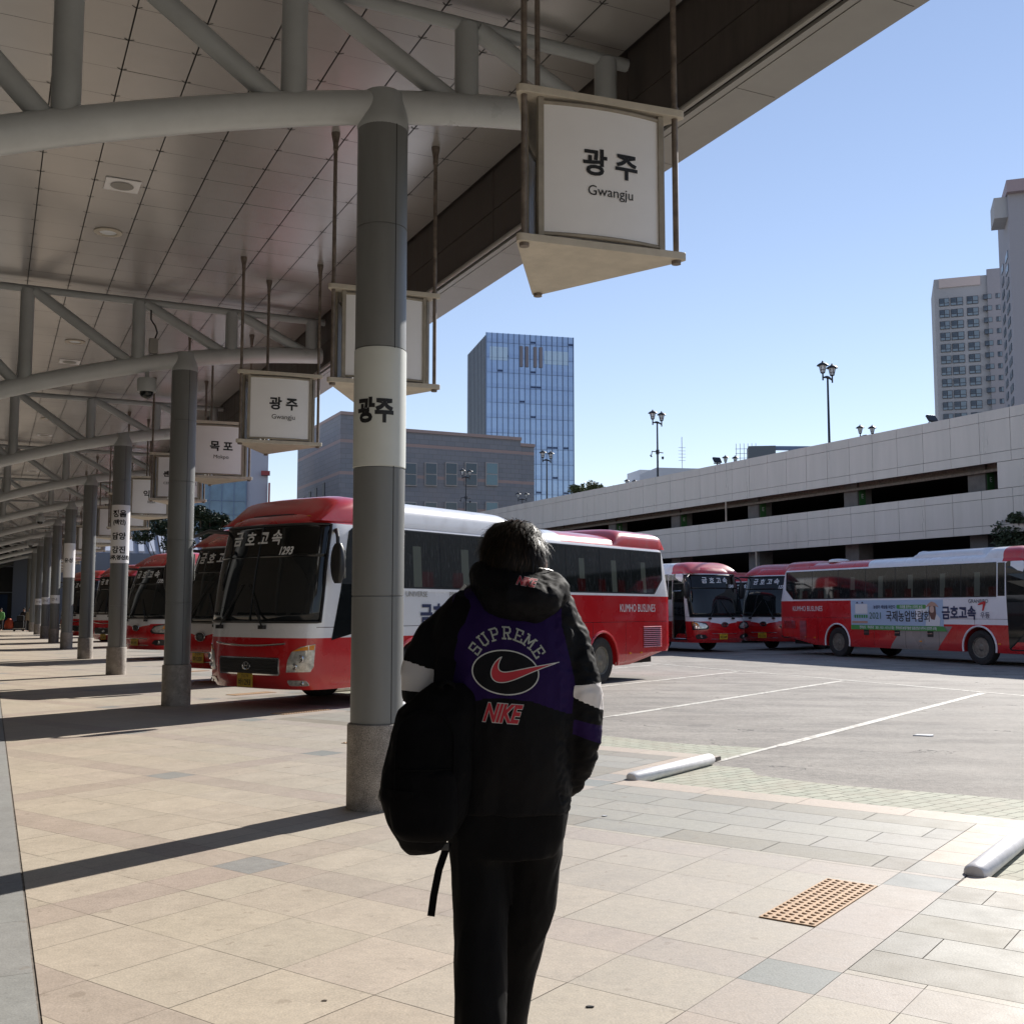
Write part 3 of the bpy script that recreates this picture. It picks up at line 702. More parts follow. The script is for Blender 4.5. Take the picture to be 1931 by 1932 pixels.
XR = [(0.36, -LB + 0.25), (0.75, -LB), (1.9, -LB + 0.03), (2.9, -LB + 0.22), (3.15, -LB + 0.38), (3.26, -LB + 0.8)]
def front(sp, y, z, off=0.0):      # x of the front skin at (y, z)
    s_ = SPEC[sp]; hw = interp(s_['hw'], z); k = s_['k']; n = s_['n']; q = min(0.999, abs(y) / hw)
    return interp(s_['xf'], z) - k + k * (1 - q ** n) ** (1 / n) + off
def fpt(sp, th, z, off=0.0):
    s_ = SPEC[sp]; hw = interp(s_['hw'], z) + off; n = s_['n']; k = s_['k'] + off
    y = hw * math.copysign(abs(math.sin(th)) ** (2 / n), math.sin(th)); x = interp(s_['xf'], z) + off - k + k * abs(math.cos(th)) ** (2 / n)
    return Vector((x, y, z))
def bus_paint():
    m = mat('bus_paint', RED, 0.28, coat=0.7); t = m.node_tree; p = t.nodes['Principled BSDF']
    tc = nd(t, 'ShaderNodeTexCoord'); sp = nd(t, 'ShaderNodeSeparateXYZ'); t.links.new(tc.outputs['Object'], sp.inputs[0])
    X, Y_, Z = (N(t, sp.outputs[i]) for i in range(3))
    low = Z.lt(1.155)
    rear = (X + Z * 0.35).lt(-6.35) * Z.lt(1.90)
    cap = Z.gt(2.955) * X.gt(-1.75)
    rroof = Z.gt(3.0) * (X + Z * 0.5).lt(-5.7) * X.gt(-11.75).mx(Z.gt(2.95) * X.lt(-8))
    red = low.mx(rear).mx(cap).mx(rroof)
    gst = (X + Z * -0.9).gt(-6.6) * (X + Z * -0.9).lt(-4.6) * Z.lt(1.09)
    nz = noise_n(t, tc.outputs['Object'], 1.5, 5); dirt = ((nz - 0.45) * 0.9 + (Z * -0.25 + 0.2).mx(0)).mx(0).mn(0.35)
    col = mixc(t, red, WHITE, RED); col = mixc(t, gst * Y_.op('ABSOLUTE').gt(1.0), col, (0.30, 0.27, 0.25))
    # panel seams
    col = mixc(t, dirt * 0.32, col, (0.24, 0.19, 0.16))
    seam = (Z - 1.32).op('ABSOLUTE').lt(0.005) * Y_.op('ABSOLUTE').gt(1.2)
    fx = (X * 0.72).op('FRACT').lt(0.008) * Z.lt(1.32) * Y_.op('ABSOLUTE').gt(1.15)
    col = mixc(t, seam.mx(fx), col, (0.03, 0.01, 0.01))
    t.links.new(col, p.inputs['Base Color'])
    r_ = (nz - 0.4) * 0.35 + 0.25; t.links.new(r_.mx(0.12).o, p.inputs['Roughness']); return m
M['bus_paint'] = bus_paint()
def roof_paint():
    m = mat('bus_roof_paint', RED, 0.3, coat=0.6); t = m.node_tree; p = t.nodes['Principled BSDF']
    tc = nd(t, 'ShaderNodeTexCoord'); sp = nd(t, 'ShaderNodeSeparateXYZ'); t.links.new(tc.outputs['Object'], sp.inputs[0])
    X = N(t, sp.outputs[0]); red = X.gt(-1.75).mx(X.lt(-8.0))
    nz = noise_n(t, tc.outputs['Object'], 2.5, 5)
    col = mixc(t, red, WHITE, (0.52, 0.02, 0.024)); col = mixc(t, ((nz - 0.5) * 1.2).mx(0).mn(0.3), col, (0.3, 0.25, 0.22)); t.links.new(col, p.inputs['Base Color']); return m
M['roof_paint'] = roof_paint()
M['windshield'] = M['glass_dark']
M['ws_band'] = mat('windscreen_band', (0.004, 0.004, 0.004), 0.05)
def curtain_glass():
    # tinted side glass: dark, with the faint pale curtains and seat backs that show through it
    m = mat('bus_side_glass', (0.012, 0.014, 0.014), 0.05); t = m.node_tree; p = t.nodes['Principled BSDF']
    tc = nd(t, 'ShaderNodeTexCoord'); o = tc.outputs['Object']; sp = nd(t, 'ShaderNodeSeparateXYZ'); t.links.new(o, sp.inputs[0])
    X, Z = N(t, sp.outputs[0]), N(t, sp.outputs[2])
    ph = (X * (1 / 1.32)).op('FRACT'); cur = (ph - 0.5).op('ABSOLUTE').gt(0.42) * Z.lt(2.68)
    fold = (X * 60).op('SINE') * 0.02
    mp = nd(t, 'ShaderNodeMapping'); mp.inputs['Scale'].default_value = (9, 1, 0.9); t.links.new(o, mp.inputs[0])
    st = noise_n(t, mp.outputs[0], 6, 6).gt(0.60) * Z.lt(2.9)
    seat = ((X * (1 / 0.83)).op('FRACT') - 0.5).op('ABSOLUTE').lt(0.18) * Z.lt(2.25)
    col = mixc(t, cur, (0.012, 0.014, 0.014), (0.085, 0.095, 0.078)); col = mixc(t, seat, col, (0.035, 0.008, 0.008)); col = mixc(t, st * 0.35, col, (0.075, 0.08, 0.085)); t.links.new(col, p.inputs['Base Color'])
    return m
M['side_glass'] = curtain_glass()
M['grille'] = mat('grille_mesh', (0.035, 0.035, 0.036), 0.5, 0.3)
M['interior_dark'] = mat('door_inside', (0.012, 0.011, 0.010), 0.9)

def body_mesh(kind):
    zs = [0.36, 0.42, 0.5, 0.62, 0.75, 0.95, 1.1, 1.25, 1.38, 1.6, 1.9, 2.2, 2.5, 2.75, 2.95, 3.03, 3.1, 3.15, 3.2, 3.235, 3.26]
    rings = []
    for z in zs:
        s_ = SPEC[kind]; hw = interp(s_['hw'], z); xr = interp(XR, z); ring = []
        nf = 28
        xs = interp(s_['xf'], z) - s_['k']
        for i in range(nf + 1): ring.append(fpt(kind, -math.pi / 2 + math.pi * i / nf, z))
        kr = 0.28; xe = xr + kr; m_ = 30
        for i in range(1, m_): ring.append(Vector((xs + (xe - xs) * i / m_, hw, z)))
        nr = 16
        for i in range(nr + 1):
            th = math.pi / 2 - math.pi * i / nr; y = hw * math.copysign(abs(math.sin(th)) ** (2 / 5), math.sin(th)); x = xr + kr - kr * abs(math.cos(th)) ** (2 / 5); ring.append(Vector((x, y, z)))
        for i in range(1, m_): ring.append(Vector((xe + (xs - xe) * i / m_, -hw, z)))
        rings.append(ring)
    # rear hem rises
    for ri in range(3):
        for q in rings[ri]:
            if q.x < -9.9: q.z += (-9.9 - q.x) * 0.16 * (1 - ri * 0.15)
    b = MB(); b.loft(rings); o = b.build('tmp', M['bus_paint'], smooth=True, angle=38)
    return o
WX = (-2.62, -8.72); WR = 0.50
def cut_arches(o):
    b = MB()
    for x in WX:
        for sy in (-1, 1): b.lathe([(0.60, -0.45), (0.60, 0.45)], 40, (x, sy * 1.22, WR), axis='Y')
    c = b.build('cut', M['dark']); md = o.modifiers.new('b', 'BOOLEAN'); md.object = c; md.operation = 'DIFFERENCE'; md.solver = 'EXACT'
    dg = bpy.context.evaluated_depsgraph_get(); me = D.meshes.new_from_object(o.evaluated_get(dg)); me.name = 'coach_body'
    o.modifiers.clear(); o.data = me; me.set_sharp_from_angle(angle=R(38)); D.objects.remove(c); return o
def ring_frame(pts, r_, m, name, parent, n=6):
    b = MB(); b.tube(pts + [pts[0]], r_, n, cap=False); return b.build(name, m, parent, smooth=True)
def side_quad(x0, x1, z0, z1, sy, off, sp='A', nx=1, slant0=0.0, slant1=0.0, rnd=0.0):
    b = MB()
    def f(a, c):
        z = z0 + (z1 - z0) * c; x = x0 + (x1 - x0) * a + slant0 * c * (1 - a) + slant1 * c * a
        return Vector((x, sy * (interp(SPEC[sp]['hw'], z) + off), z))
    b.grid(f, nx, 6); return b
def rrect(x0, x1, z0, z1, r_, n=5):
    pts = []
    for cx, cz_, a0 in ((x1 - r_, z1 - r_, 0), (x0 + r_, z1 - r_, 90), (x0 + r_, z0 + r_, 180), (x1 - r_, z0 + r_, 270)):
        for k in range(n + 1):
            a = R(a0 + 90 * k / n); pts.append((cx + r_ * math.cos(a), cz_ + r_ * math.sin(a)))
    return pts
def side_y(sp, x, z):
    s_ = SPEC[sp]; hw = interp(s_['hw'], z); xs = interp(s_['xf'], z) - s_['k']
    return hw if x <= xs else hw * max(0.0, 1 - min(1, (x - xs) / s_['k']) ** s_['n']) ** (1 / s_['n'])
def side_poly(poly, sy, off, sp, name, m, parent, thick=0.012):
    # polygon given in (x, z), laid on the body side with a little thickness
    bm = bmesh.new(); vs = [bm.verts.new((x, 0, z)) for x, z in poly]; bm.faces.new(vs)
    if max(p[0] for p in poly) > -1.0:
        for xc in [-0.95 + 0.06 * i for i in range(12)]: bmesh.ops.bisect_plane(bm, geom=bm.verts[:] + bm.edges[:] + bm.faces[:], plane_co=(xc, 0, 0), plane_no=(1, 0, 0))
    for zc in [1.0 + 0.2 * i for i in range(12)]: bmesh.ops.bisect_plane(bm, geom=bm.verts[:] + bm.edges[:] + bm.faces[:], plane_co=(0, 0, zc), plane_no=(0, 0, 1))
    r_ = bmesh.ops.extrude_face_region(bm, geom=bm.faces[:]); top = [g for g in r_['geom'] if isinstance(g, bmesh.types.BMVert)]
    for q in bm.verts: q.co.y = sy * (side_y(sp, q.co.x, q.co.z) - 0.01)
    for q in top: q.co.y = sy * (side_y(sp, q.co.x, q.co.z) + off)
    bmesh.ops.recalc_face_normals(bm, faces=bm.faces[:])
    me = D.meshes.new(name); bm.to_mesh(me); bm.free(); me.materials.append(m)
    o = D.objects.new(name, me); C.objects.link(o); o.parent = parent; return o
def front_patch(sp, poly, off, name, m, parent, sub=0.08, thick=True):
    # polygon given in (y, z), laid on the front skin
    bm = bmesh.new(); vs = [bm.verts.new((0, y, z)) for y, z in poly]; bm.faces.new(vs)
    ys = [p[0] for p in poly]; zs = [p[1] for p in poly]
    k = min(ys) + sub
    while k < max(ys): bmesh.ops.bisect_plane(bm, geom=bm.verts[:] + bm.edges[:] + bm.faces[:], plane_co=(0, k, 0), plane_no=(0, 1, 0)); k += sub
    k = min(zs) + 0.15
    while k < max(zs): bmesh.ops.bisect_plane(bm, geom=bm.verts[:] + bm.edges[:] + bm.faces[:], plane_co=(0, 0, k), plane_no=(0, 0, 1)); k += 0.15
    r_ = bmesh.ops.extrude_face_region(bm, geom=bm.faces[:]); top = [g for g in r_['geom'] if isinstance(g, bmesh.types.BMVert)]
    for q in bm.verts: q.co.x = front(sp, q.co.y, q.co.z, -0.012)
    for q in top: q.co.x = front(sp, q.co.y, q.co.z, off)
    bmesh.ops.recalc_face_normals(bm, faces=bm.faces[:])
    me = D.meshes.new(name); bm.to_mesh(me); bm.free(); me.materials.append(m); me.polygons.foreach_set('use_smooth', [True] * len(me.polygons)); me.set_sharp_from_angle(angle=R(40))
    o = D.objects.new(name, me); C.objects.link(o); o.parent = parent; return o
def front_wrap(sp, th0, th1, z0, z1, off, m, name, parent, n=30, edge=0.0):
    b = MB()
    b.grid(lambda a, c: fpt(sp, th0 + (th1 - th0) * a, z0 + (z1 - z0) * c, off), n, 10)
    o = b.build(name, m, parent, smooth=True, angle=0, fix=False)
    s_ = o.modifiers.new('s', 'SOLIDIFY'); s_.thickness = 0.012; s_.offset = -1; return o
def wheel(parent, x, sy, alloy=False):
    o = D.objects.new('wheel', None); C.objects.link(o); o.parent = parent; o.location = (x, sy * 1.20, WR); o.rotation_euler = (0, 0, 0 if sy > 0 else math.pi)
    b = MB(); b.lathe([(0.30, -0.24), (0.42, -0.26), (0.485, -0.25), (0.50, -0.2), (0.50, -0.03), (0.485, 0.005), (0.42, 0.02), (0.31, 0.005), (0.29, -0.02)], 48, axis='Y', cap=False); b.build('tyre', M['rubber'], o, smooth=True, angle=50)
    b = MB(); b.lathe([(0.29, -0.02), (0.30, 0.005), (0.285, 0.0), (0.27, -0.04), (0.255, -0.11), (0.20, -0.13), (0.17, -0.12), (0.14, -0.05), (0.10, -0.02), (0.04, -0.01)], 40, axis='Y')
    for k in range(10):
        a = 2 * math.pi * k / 10; b.lathe([(0.014, -0.12), (0.014, -0.085)], 8, (math.cos(a) * 0.165, 0, math.sin(a) * 0.165), axis='Y')
    b.build('rim', M['rim'], o, smooth=True, angle=40)
    b = MB()
    for k in range(10):
        a = 2 * math.pi * (k + 0.5) / 10; b.lathe([(0.024, -0.13), (0.024, -0.106)], 10, (math.cos(a) * 0.222, 0, math.sin(a) * 0.222), axis='Y')
    b.build('hand_holes', M['dark'], o)
    return o
def mirror(parent, sy, sp):
    o = D.objects.new('mirror', None); C.objects.link(o); o.parent = parent
    x0 = front(sp, 1.02, 2.85); ym = 1.50
    if sy < 0: p = [Vector((x0 - 0.05, -1.05, 2.88)), Vector((x0 + 0.25, -1.25, 2.90)), Vector((x0 + 0.42, -1.45, 2.80)), Vector((x0 + 0.46, -ym, 2.52))]; x0 += 0.20
    else: x0 -= 0.36; ym = 1.44; p = [Vector((x0 + 0.05, 1.15, 2.84)), Vector((x0 + 0.16, 1.30, 2.84)), Vector((x0 + 0.25, 1.42, 2.72)), Vector((x0 + 0.26, ym, 2.5))]
    b = MB(); b.tube(p, [0.035, 0.032, 0.03, 0.028], 10); b.build('arm', M['black_plastic'], o, smooth=True)
    b = MB(); rings = []
    for k in range(11):
        f = k / 10; z = 2.62 - 0.62 * f; r_ = (math.sin(math.pi * min(1, max(0.0, f * 0.94 + 0.03))) ** 0.35)
        rings.append([Vector((x0 + 0.26 + math.copysign(abs(math.cos(a)) ** 0.6, math.cos(a)) * 0.075 * r_, sy * ym + math.copysign(abs(math.sin(a)) ** 0.6, math.sin(a)) * 0.125 * r_, z)) for a in [2 * math.pi * j / 20 for j in range(20)]])
    b.loft(rings); b.build('housing', M['black_plastic'], o, smooth=True, angle=60)
    b = MB(); b.box((x0 + 0.182, sy * ym, 2.30), (0.006, 0.17, 0.44)); b.build('mirror_glass', M['chrome'], o, bevel=0.003)
def wiper(parent, y0, dirn, sp):
    b = MB(); z0 = 1.30 if sp == 'A' else 1.24
    pts = []
    for k in range(5):
        f = k / 4; y = y0 + dirn * 0.26 * f; z = z0 + 0.02 + 0.36 * f; pts.append(Vector((front(sp, y, z) + 0.055, y, z)))
    b.tube(pts[:4], 0.014, 6)
    p2 = [Vector((front(sp, y0 + dirn * (0.06 + 0.38 * f), z0 + 0.12 + 0.58 * f) + 0.035, y0 + dirn * (0.06 + 0.38 * f), z0 + 0.12 + 0.58 * f)) for f in (0, 0.25, 0.5, 0.75, 1)]
    b.tube(p2, 0.009, 6); b.tube([pts[3], p2[2]], 0.010, 6)
    b.box(pts[0], (0.07, 0.11, 0.06)); b.build('wiper', M['black_plastic'], parent)
def roof_pod(parent, x0, x1, hw0, z0, h, rise0, rise1, m, name, sag=0.0):
    b = MB(); rings = []; n = 16
    for k in range(n + 1):
        x = x0 + (x1 - x0) * k / n; d0 = abs(x - x0); d1 = abs(x1 - x)
        f = min(1, d0 / rise0) if rise0 else 1; g = min(1, d1 / rise1) if rise1 else 1
        hh = h * (math.sin(f * math.pi / 2) ** 0.8) * (math.sin(g * math.pi / 2) ** 0.8) + 0.012
        ring = []
        for j in range(17):
            a = math.pi * j / 16; y = hw0 * math.copysign(abs(math.cos(a)) ** 0.45, math.cos(a)); z = z0 + hh * abs(math.sin(a)) ** 0.5; ring.append(Vector((x, y, z)))
        rings.append(ring)
    b.loft(rings, cap=True); return b.build(name, m, parent, smooth=True, angle=50)
def make_bus(kind):
    sp = kind; t = thing('coach_bus', 'x', 'bus', (0, 0, 0), 0, 'red and white coach buses')
    o = cut_arches(body_mesh(kind)); o.name = 'body'; o.parent = t
    b = MB(); b.box((-6, 0, 0.62), (10.6, 2.0, 0.5)); b.build('underbody', M['interior_dark'], t)
    zb, zt = (1.40, 2.94) if kind == 'A' else (1.32, 2.90)
    tw = R(75) if kind == 'A' else R(72)
    ws = front_wrap(sp, -tw, tw, zb, zt, 0.010, M['windshield'], 'windscreen', t)
    front_wrap(sp, -tw, tw, zt - 0.52, zt - 0.005, 0.0125, M['ws_band'], 'tint_band', t)
    # black rubber around, centre bar
    pts = [fpt(sp, -tw + 2 * tw * k / 30, zt, 0.008) for k in range(31)] + [fpt(sp, tw, zt + (zb - zt) * k / 8, 0.008) for k in range(1, 9)] + [fpt(sp, tw - 2 * tw * k / 30, zb, 0.008) for k in range(1, 31)] + [fpt(sp, -tw, zb + (zt - zb) * k / 8, 0.008) for k in range(1, 8)]
    ring_frame(pts, 0.022, M['black_plastic'], 'windscreen_seal', t)
    if kind == 'A':
        b = MB(); b.tube([Vector((front(sp, 0, zb + (zt - zb) * k / 8) + 0.018, 0, zb + (zt - zb) * k / 8)) for k in range(9)], 0.012, 6); b.build('centre_bar', M['black_plastic'], t)
    # side windows: one pane each, with a tapered last pane
    xs = [-1.95, -3.25, -4.6, -5.95, -7.3, -8.65, -10.0, -11.45]
    for sy in (1, -1):
        x_start = xs[0]
        for i in range(len(xs) - 1):
            xa, xb = xs[i] - 0.012, xs[i + 1] + 0.012
            if i == len(xs) - 2: poly = [(xa, 1.98), (xb + 0.42, 1.98), (xb + 0.02, 2.30), (xb + 0.0, 2.90), (xb + 0.1, 2.93), (xa, 2.93)]
            elif i == 0: poly = [(xa - 0.0, 1.98), (xb, 1.98), (xb, 2.93), (xa, 2.93)]
            else: poly = [(xa, 1.98), (xb, 1.98), (xb, 2.93), (xa, 2.93)]
            side_poly(poly, sy, 0.008, sp, 'side_window', M['side_glass'], t)
        side_poly([(xs[0], 1.95), (xs[-1] + 0.40, 1.95), (xs[-1] - 0.02, 2.30), (xs[-1] - 0.03, 2.95), (xs[0], 2.95)], sy, 0.004, sp, 'window_seal', M['black_plastic'], t)
        side_poly([(xs[0], 1.90), (xs[-1] + 0.36, 1.90), (xs[-1] + 0.40, 1.95), (xs[0], 1.95)], sy, 0.006, sp, 'window_trim', M['roof_white'], t)
    # cab side: driver's window on the left, door on the right
    x0 = front(sp, 1.2, 1.6) - 0.02
    poly = [(-0.60, 1.12), (-1.1, 1.22), (-1.8, 1.42), (-1.86, 1.6), (-1.86, 2.88), (-1.75, 2.95), (-1.15, 2.95), (-1.0, 2.85)]
    side_poly(poly, 1, 0.010, sp, 'driver_window', M['glass_dark'], t)
    side_poly([(-0.70, 0.45), (-1.52, 0.45), (-1.56, 0.5), (-1.62, 2.9), (-1.55, 2.96), (-1.02, 2.96), (-0.92, 2.86)], -1, 0.010, sp, 'entrance_door', M['glass_dark'], t)
    side_poly([(-1.66, 1.98), (-1.90, 1.98), (-1.90, 2.93), (-1.66, 2.93)], -1, 0.009, sp, 'door_side_glass', M['side_glass'], t)
    for x in WX:
        for sy in (1, -1):
            w_ = wheel(t, x, sy, alloy=(kind == 'B' and x == WX[0]))
            hwv = 1.252
            b = MB(); b.tube([Vector((x + math.cos(a) * 0.615, sy * hwv, WR + math.sin(a) * 0.615)) for a in [R(-12 + 204 * k / 20) for k in range(21)]], 0.028, 8)
            b.build('arch_trim', M['roof_white'] if kind == 'B' else M['bus_paint'], t, smooth=True)
    for sy in (1, -1): mirror(t, sy, sp)
    # lower front
    if kind == 'A':
        front_patch(sp, rrect(-0.70, 0.70, 0.575, 0.85, 0.03), 0.012, 'grille_frame', M['chrome'], t)
        g = front_patch(sp, rrect(-0.68, 0.68, 0.595, 0.832, 0.025), 0.016, 'grille', M['grille'], t)
        for z in (0.64, 0.69, 0.74, 0.79):
            b = MB(); b.tube([Vector((front(sp, y, z) + 0.02, y, z)) for y in [-0.66 + 1.32 * k / 12 for k in range(13)]], 0.008, 5); b.build('grille_slat', M['grille'], g)
        b = MB(); b.tube([Vector((front(sp, y, 1.085 - 0.06 * (abs(y) / 0.8) ** 2 * -1 - 0.02) + 0.012, y, 1.07 - 0.04 * (1 - (y / 0.8) ** 2))) for y in [-0.8 + 1.6 * k / 16 for k in range(17)]], 0.016, 6); b.build('chrome_strip', M['chrome'], t, smooth=True)
        for sy in (1, -1):
            hl = front_patch(sp, [(sy * y, z) for y, z in ((0.83, 0.63), (1.16, 0.64), (1.19, 0.72), (1.20, 1.06), (1.05, 1.02), (0.92, 0.94), (0.86, 0.82))], 0.014, 'headlight', M['lamp_glass'], t)
            front_patch(sp, [(sy * y, z) for y, z in ((0.93, 0.95), (1.195, 0.975), (1.20, 1.05), (1.06, 1.01))], 0.018, 'turn_lens', M['amber'], hl)
            for yy, zz_, rr in ((1.06, 0.84, 0.062), (0.97, 0.72, 0.055)):
                b = MB(); b.lathe([(rr, 0.0), (rr * 0.95, 0.015), (rr * 0.5, 0.005), (0.01, 0.0)], 20, (front(sp, yy, zz_) + 0.012, sy * yy, zz_), axis='X'); b.build('reflector', M['chrome'], hl, smooth=True)
            fg = front_patch(sp, rrect(*sorted((sy * 0.84, sy * 1.12)), 0.42, 0.51, 0.03), 0.014, 'fog_lamp', M['lamp_glass'], t)
            b = MB(); b.lathe([(0.04, 0), (0.035, 0.012), (0.01, 0.004)], 16, (front(sp, 1.05, 0.465) + 0.013, sy * 1.05, 0.465), axis='X'); b.build('reflector', M['chrome'], fg, smooth=True)
            front_patch(sp, [(sy * y, z) for y, z in ((0.78, 3.08), (1.02, 3.06), (0.98, 3.13), (0.80, 3.15))], 0.012, 'marker_lamp', M['amber'], t)
        front_patch(sp, rrect(-0.55, 0.42, 3.12, 3.155, 0.015), 0.012, 'roof_slot', M['dark'], t)
        # oval emblem with a slanted letter bar
        b = MB(); b.tube([Vector((front(sp, 0, 0.715) + 0.03, math.cos(a) * 0.085, 0.715 + math.sin(a) * 0.058)) for a in [2 * math.pi * k / 28 for k in range(29)]], 0.009, 6)
        for sy in (-1, 1): b.tube([Vector((front(sp, 0, 0.7) + 0.03, sy * 0.035 + 0.012, 0.755)), Vector((front(sp, 0, 0.7) + 0.03, sy * 0.035 - 0.012, 0.675))], 0.011, 6)
        b.tube([Vector((front(sp, 0, 0.7) + 0.03, -0.035, 0.706)), Vector((front(sp, 0, 0.7) + 0.03, 0.035, 0.724))], 0.009, 6)
        b.build('emblem', M['chrome'], t, smooth=True)
        wiper(t, -0.70, 1, sp); wiper(t, 0.35, -1, sp)
        roof_pod(t, -0.42, -6.4, 1.18, 2.99, 0.47, 0.62, 1.3, M['roof_paint'], 'roof_fairing')
        roof_pod(t, -9.3, -11.72, 1.16, 3.02, 0.40, 0.5, 0.2, M['roof_paint'], 'rear_air_unit')
    else:
        for sy in (1, -1):
            front_patch(sp, [(sy * y, z) for y, z in ((0.66, 0.93), (0.74, 0.86), (1.19, 0.83), (1.205, 1.15), (1.13, 1.16), (0.78, 1.10))], 0.008, 'headlight_surround', M['black_plastic'], t)
            hl = front_patch(sp, [(sy * y, z) for y, z in ((0.72, 0.98), (0.80, 0.90), (1.15, 0.88), (1.19, 1.12), (1.10, 1.13), (0.84, 1.07))], 0.014, 'headlight', M['lamp_glass'], t)
            front_patch(sp, [(sy * y, z) for y, z in ((1.02, 1.0), (1.185, 1.0), (1.19, 1.11), (1.08, 1.11))], 0.018, 'turn_lens', M['amber'], hl)
            fg = front_patch(sp, [(sy * y, z) for y, z in ((0.72, 0.56), (0.84, 0.50), (1.08, 0.50), (1.13, 0.62), (1.06, 0.68), (0.82, 0.66))], 0.012, 'fog_lamp', M['black_plastic'], t)
            b = MB(); b.lathe([(0.055, 0), (0.05, 0.012), (0.01, 0.006)], 16, (front(sp, 0.95, 0.59) + 0.012, sy * 0.95, 0.59), axis='X'); b.build('reflector', M['lamp_glass'], fg, smooth=True)
            front_patch(sp, [(sy * y, z) for y, z in ((0.82, 3.04), (1.02, 3.02), (0.98, 3.08), (0.84, 3.10))], 0.012, 'marker_lamp', M['amber'], t)
        # white beak between the lamps
        front_patch(sp, [(-0.66, 1.30), (-0.60, 1.12), (-0.30, 1.085), (-0.14, 1.05), (0.14, 1.05), (0.30, 1.085), (0.60, 1.12), (0.66, 1.30)], 0.004, 'nose_panel', M['roof_white'], t)
        for z, hw_ in ((0.70, 0.55), (0.50, 0.58)):
            b = MB(); b.tube([Vector((front(sp, y, z) + 0.006, y, z)) for y in [-hw_ + 2 * hw_ * k / 12 for k in range(13)]], 0.012, 6); b.build('chrome_strip', M['chrome'], t, smooth=True)
        b = MB(); b.lathe([(1.0, 0.0), (1.0, 0.01), (0.9, 0.02), (0.01, 0.02)], 30, axis='X'); b.v = [Vector((front(sp, 0, 1.03) + 0.008 + q.x, q.y * 0.155, 1.03 + q.z * 0.10)) for q in b.v]; b.build('emblem_disc', M['black_plastic'], t, smooth=True)
        b = MB(); b.tube([Vector((front(sp, 0, 1.03) + 0.026, math.cos(a) * 0.15, 1.03 + math.sin(a) * 0.095)) for a in [2 * math.pi * k / 28 for k in range(29)]], 0.009, 6, cap=False); b.build('emblem_ring', M['chrome'], t, smooth=True)
        letters('KIA', 0.105, lambda x, y: Vector((front(sp, 0, 1.03) + 0.031, x, 1.03 + y)), M['chrome'], t, name='emblem_letters', bold=0.003)
        wiper(t, -0.62, 1, sp); wiper(t, 0.42, -1, sp)
        roof_pod(t, -0.62, -2.5, 1.14, 2.97, 0.44, 0.8, 0.25, M['roof_paint'], 'roof_fairing')
        roof_pod(t, -2.52, -5.6, 0.95, 3.12, 0.30, 0.12, 0.4, M['roof_white'], 'air_conditioner')
        roof_pod(t, -9.9, -11.7, 1.08, 3.05, 0.28, 0.5, 0.2, M['roof_paint'], 'rear_air_unit')
        for x, r_, h_ in ((-6.4, 0.26, 0.24), (-10.0, 0.36, 0.09)):
            b = MB(); b.lathe([(r_, 3.24), (r_, 3.27), (r_ * 0.95, 3.27 + h_ * 0.5), (r_ * 0.7, 3.27 + h_ * 0.85), (r_ * 0.3, 3.27 + h_), (0.01, 3.27 + h_ * 1.01)], 28, (x if x > -8 else -9.3, 0.5 if x > -8 else -0.6, 0)); b.build('roof_dome', M['roof_white'], t, smooth=True, angle=60)
    # rear flank vents, lettering, hatches
    for sy in (1, -1):
        if kind == 'A': vents = [(-11.35, -10.5, 0.72, 1.22, 11)]
        else: vents = [(-11.6, -10.95, 0.92, 1.20, 7), (-10.7, -10.35, 0.55, 1.20, 15)]
        for xa, xb, z0, z1, n in vents:
            b = MB()
            for k in range(n):
                z = z0 + (z1 - z0) * (k + 0.5) / n; b.box(((xa + xb) / 2, sy * 1.256, z), (xb - xa, 0.02, (z1 - z0) / n * 0.5), Matrix.Rotation(R(30 * sy), 3, 'X'))
            f = side_poly([(xa, z0), (xb, z0), (xb, z1), (xa, z1)], sy, 0.003, sp, 'engine_vent', M['dark'], t); b.build('louvres', M['bus_paint'], f)
        dx = -1 if sy > 0 else 1
        letters('KUMHO BUSLINES', 0.25, lambda x, y: Vector((-10.25 + dx * x, sy * 1.262, 1.63 + y)), M['ink_white'], t, sx=0.80)
        letters('금호고속', 0.42, lambda x, y: Vector((-3.35 + dx * x, sy * 1.262, 1.50 + y)), M['navy'], t, bold=0.014, sx=0.85)
        if kind == 'A':
            letters('UNIVERSE', 0.13, lambda x, y: Vector((-3.1 + 0.12 * dx + dx * (x - 0.62), sy * 1.262, 1.86 + y)), M['alu'], t)
            letters('X', 0.17, lambda x, y: Vector((-3.1 + 0.12 * dx, sy * 1.262, 1.86 + y)), M['ink_red'], t, bold=0.012)
            letters('PRESS', 0.13, lambda x, y: Vector((-3.1 + 0.12 * dx + dx * (x + 0.42), sy * 1.262, 1.86 + y)), M['alu'], t)
        else:
            letters('GRANBIRD', 0.15, lambda x, y: Vector((-2.6 + dx * x, sy * 1.262, 1.84 + y)), M['ink'], t)
            letters('우등', 0.19, lambda x, y: Vector((-3.35 + dx * (x + 0.98), sy * 1.262, 1.43 + y)), M['navy'], t, bold=0.002)
        # red flying tick above the name
        px = -3.35 + dx * 0.78
        b = MB(); pts = [(0.0, 0.0), (0.17, 0.04), (0.19, -0.03), (0.10, -0.24), (0.05, -0.24), (0.09, -0.05), (-0.08, -0.08), (-0.10, -0.05)]
        b.add([Vector((px + dx * (x + 0.05), sy * 1.2625, 1.80 + y)) for x, y in pts], [tuple(range(len(pts)))]); b.build('red_tick', M['ink_red'], t, fix=False)
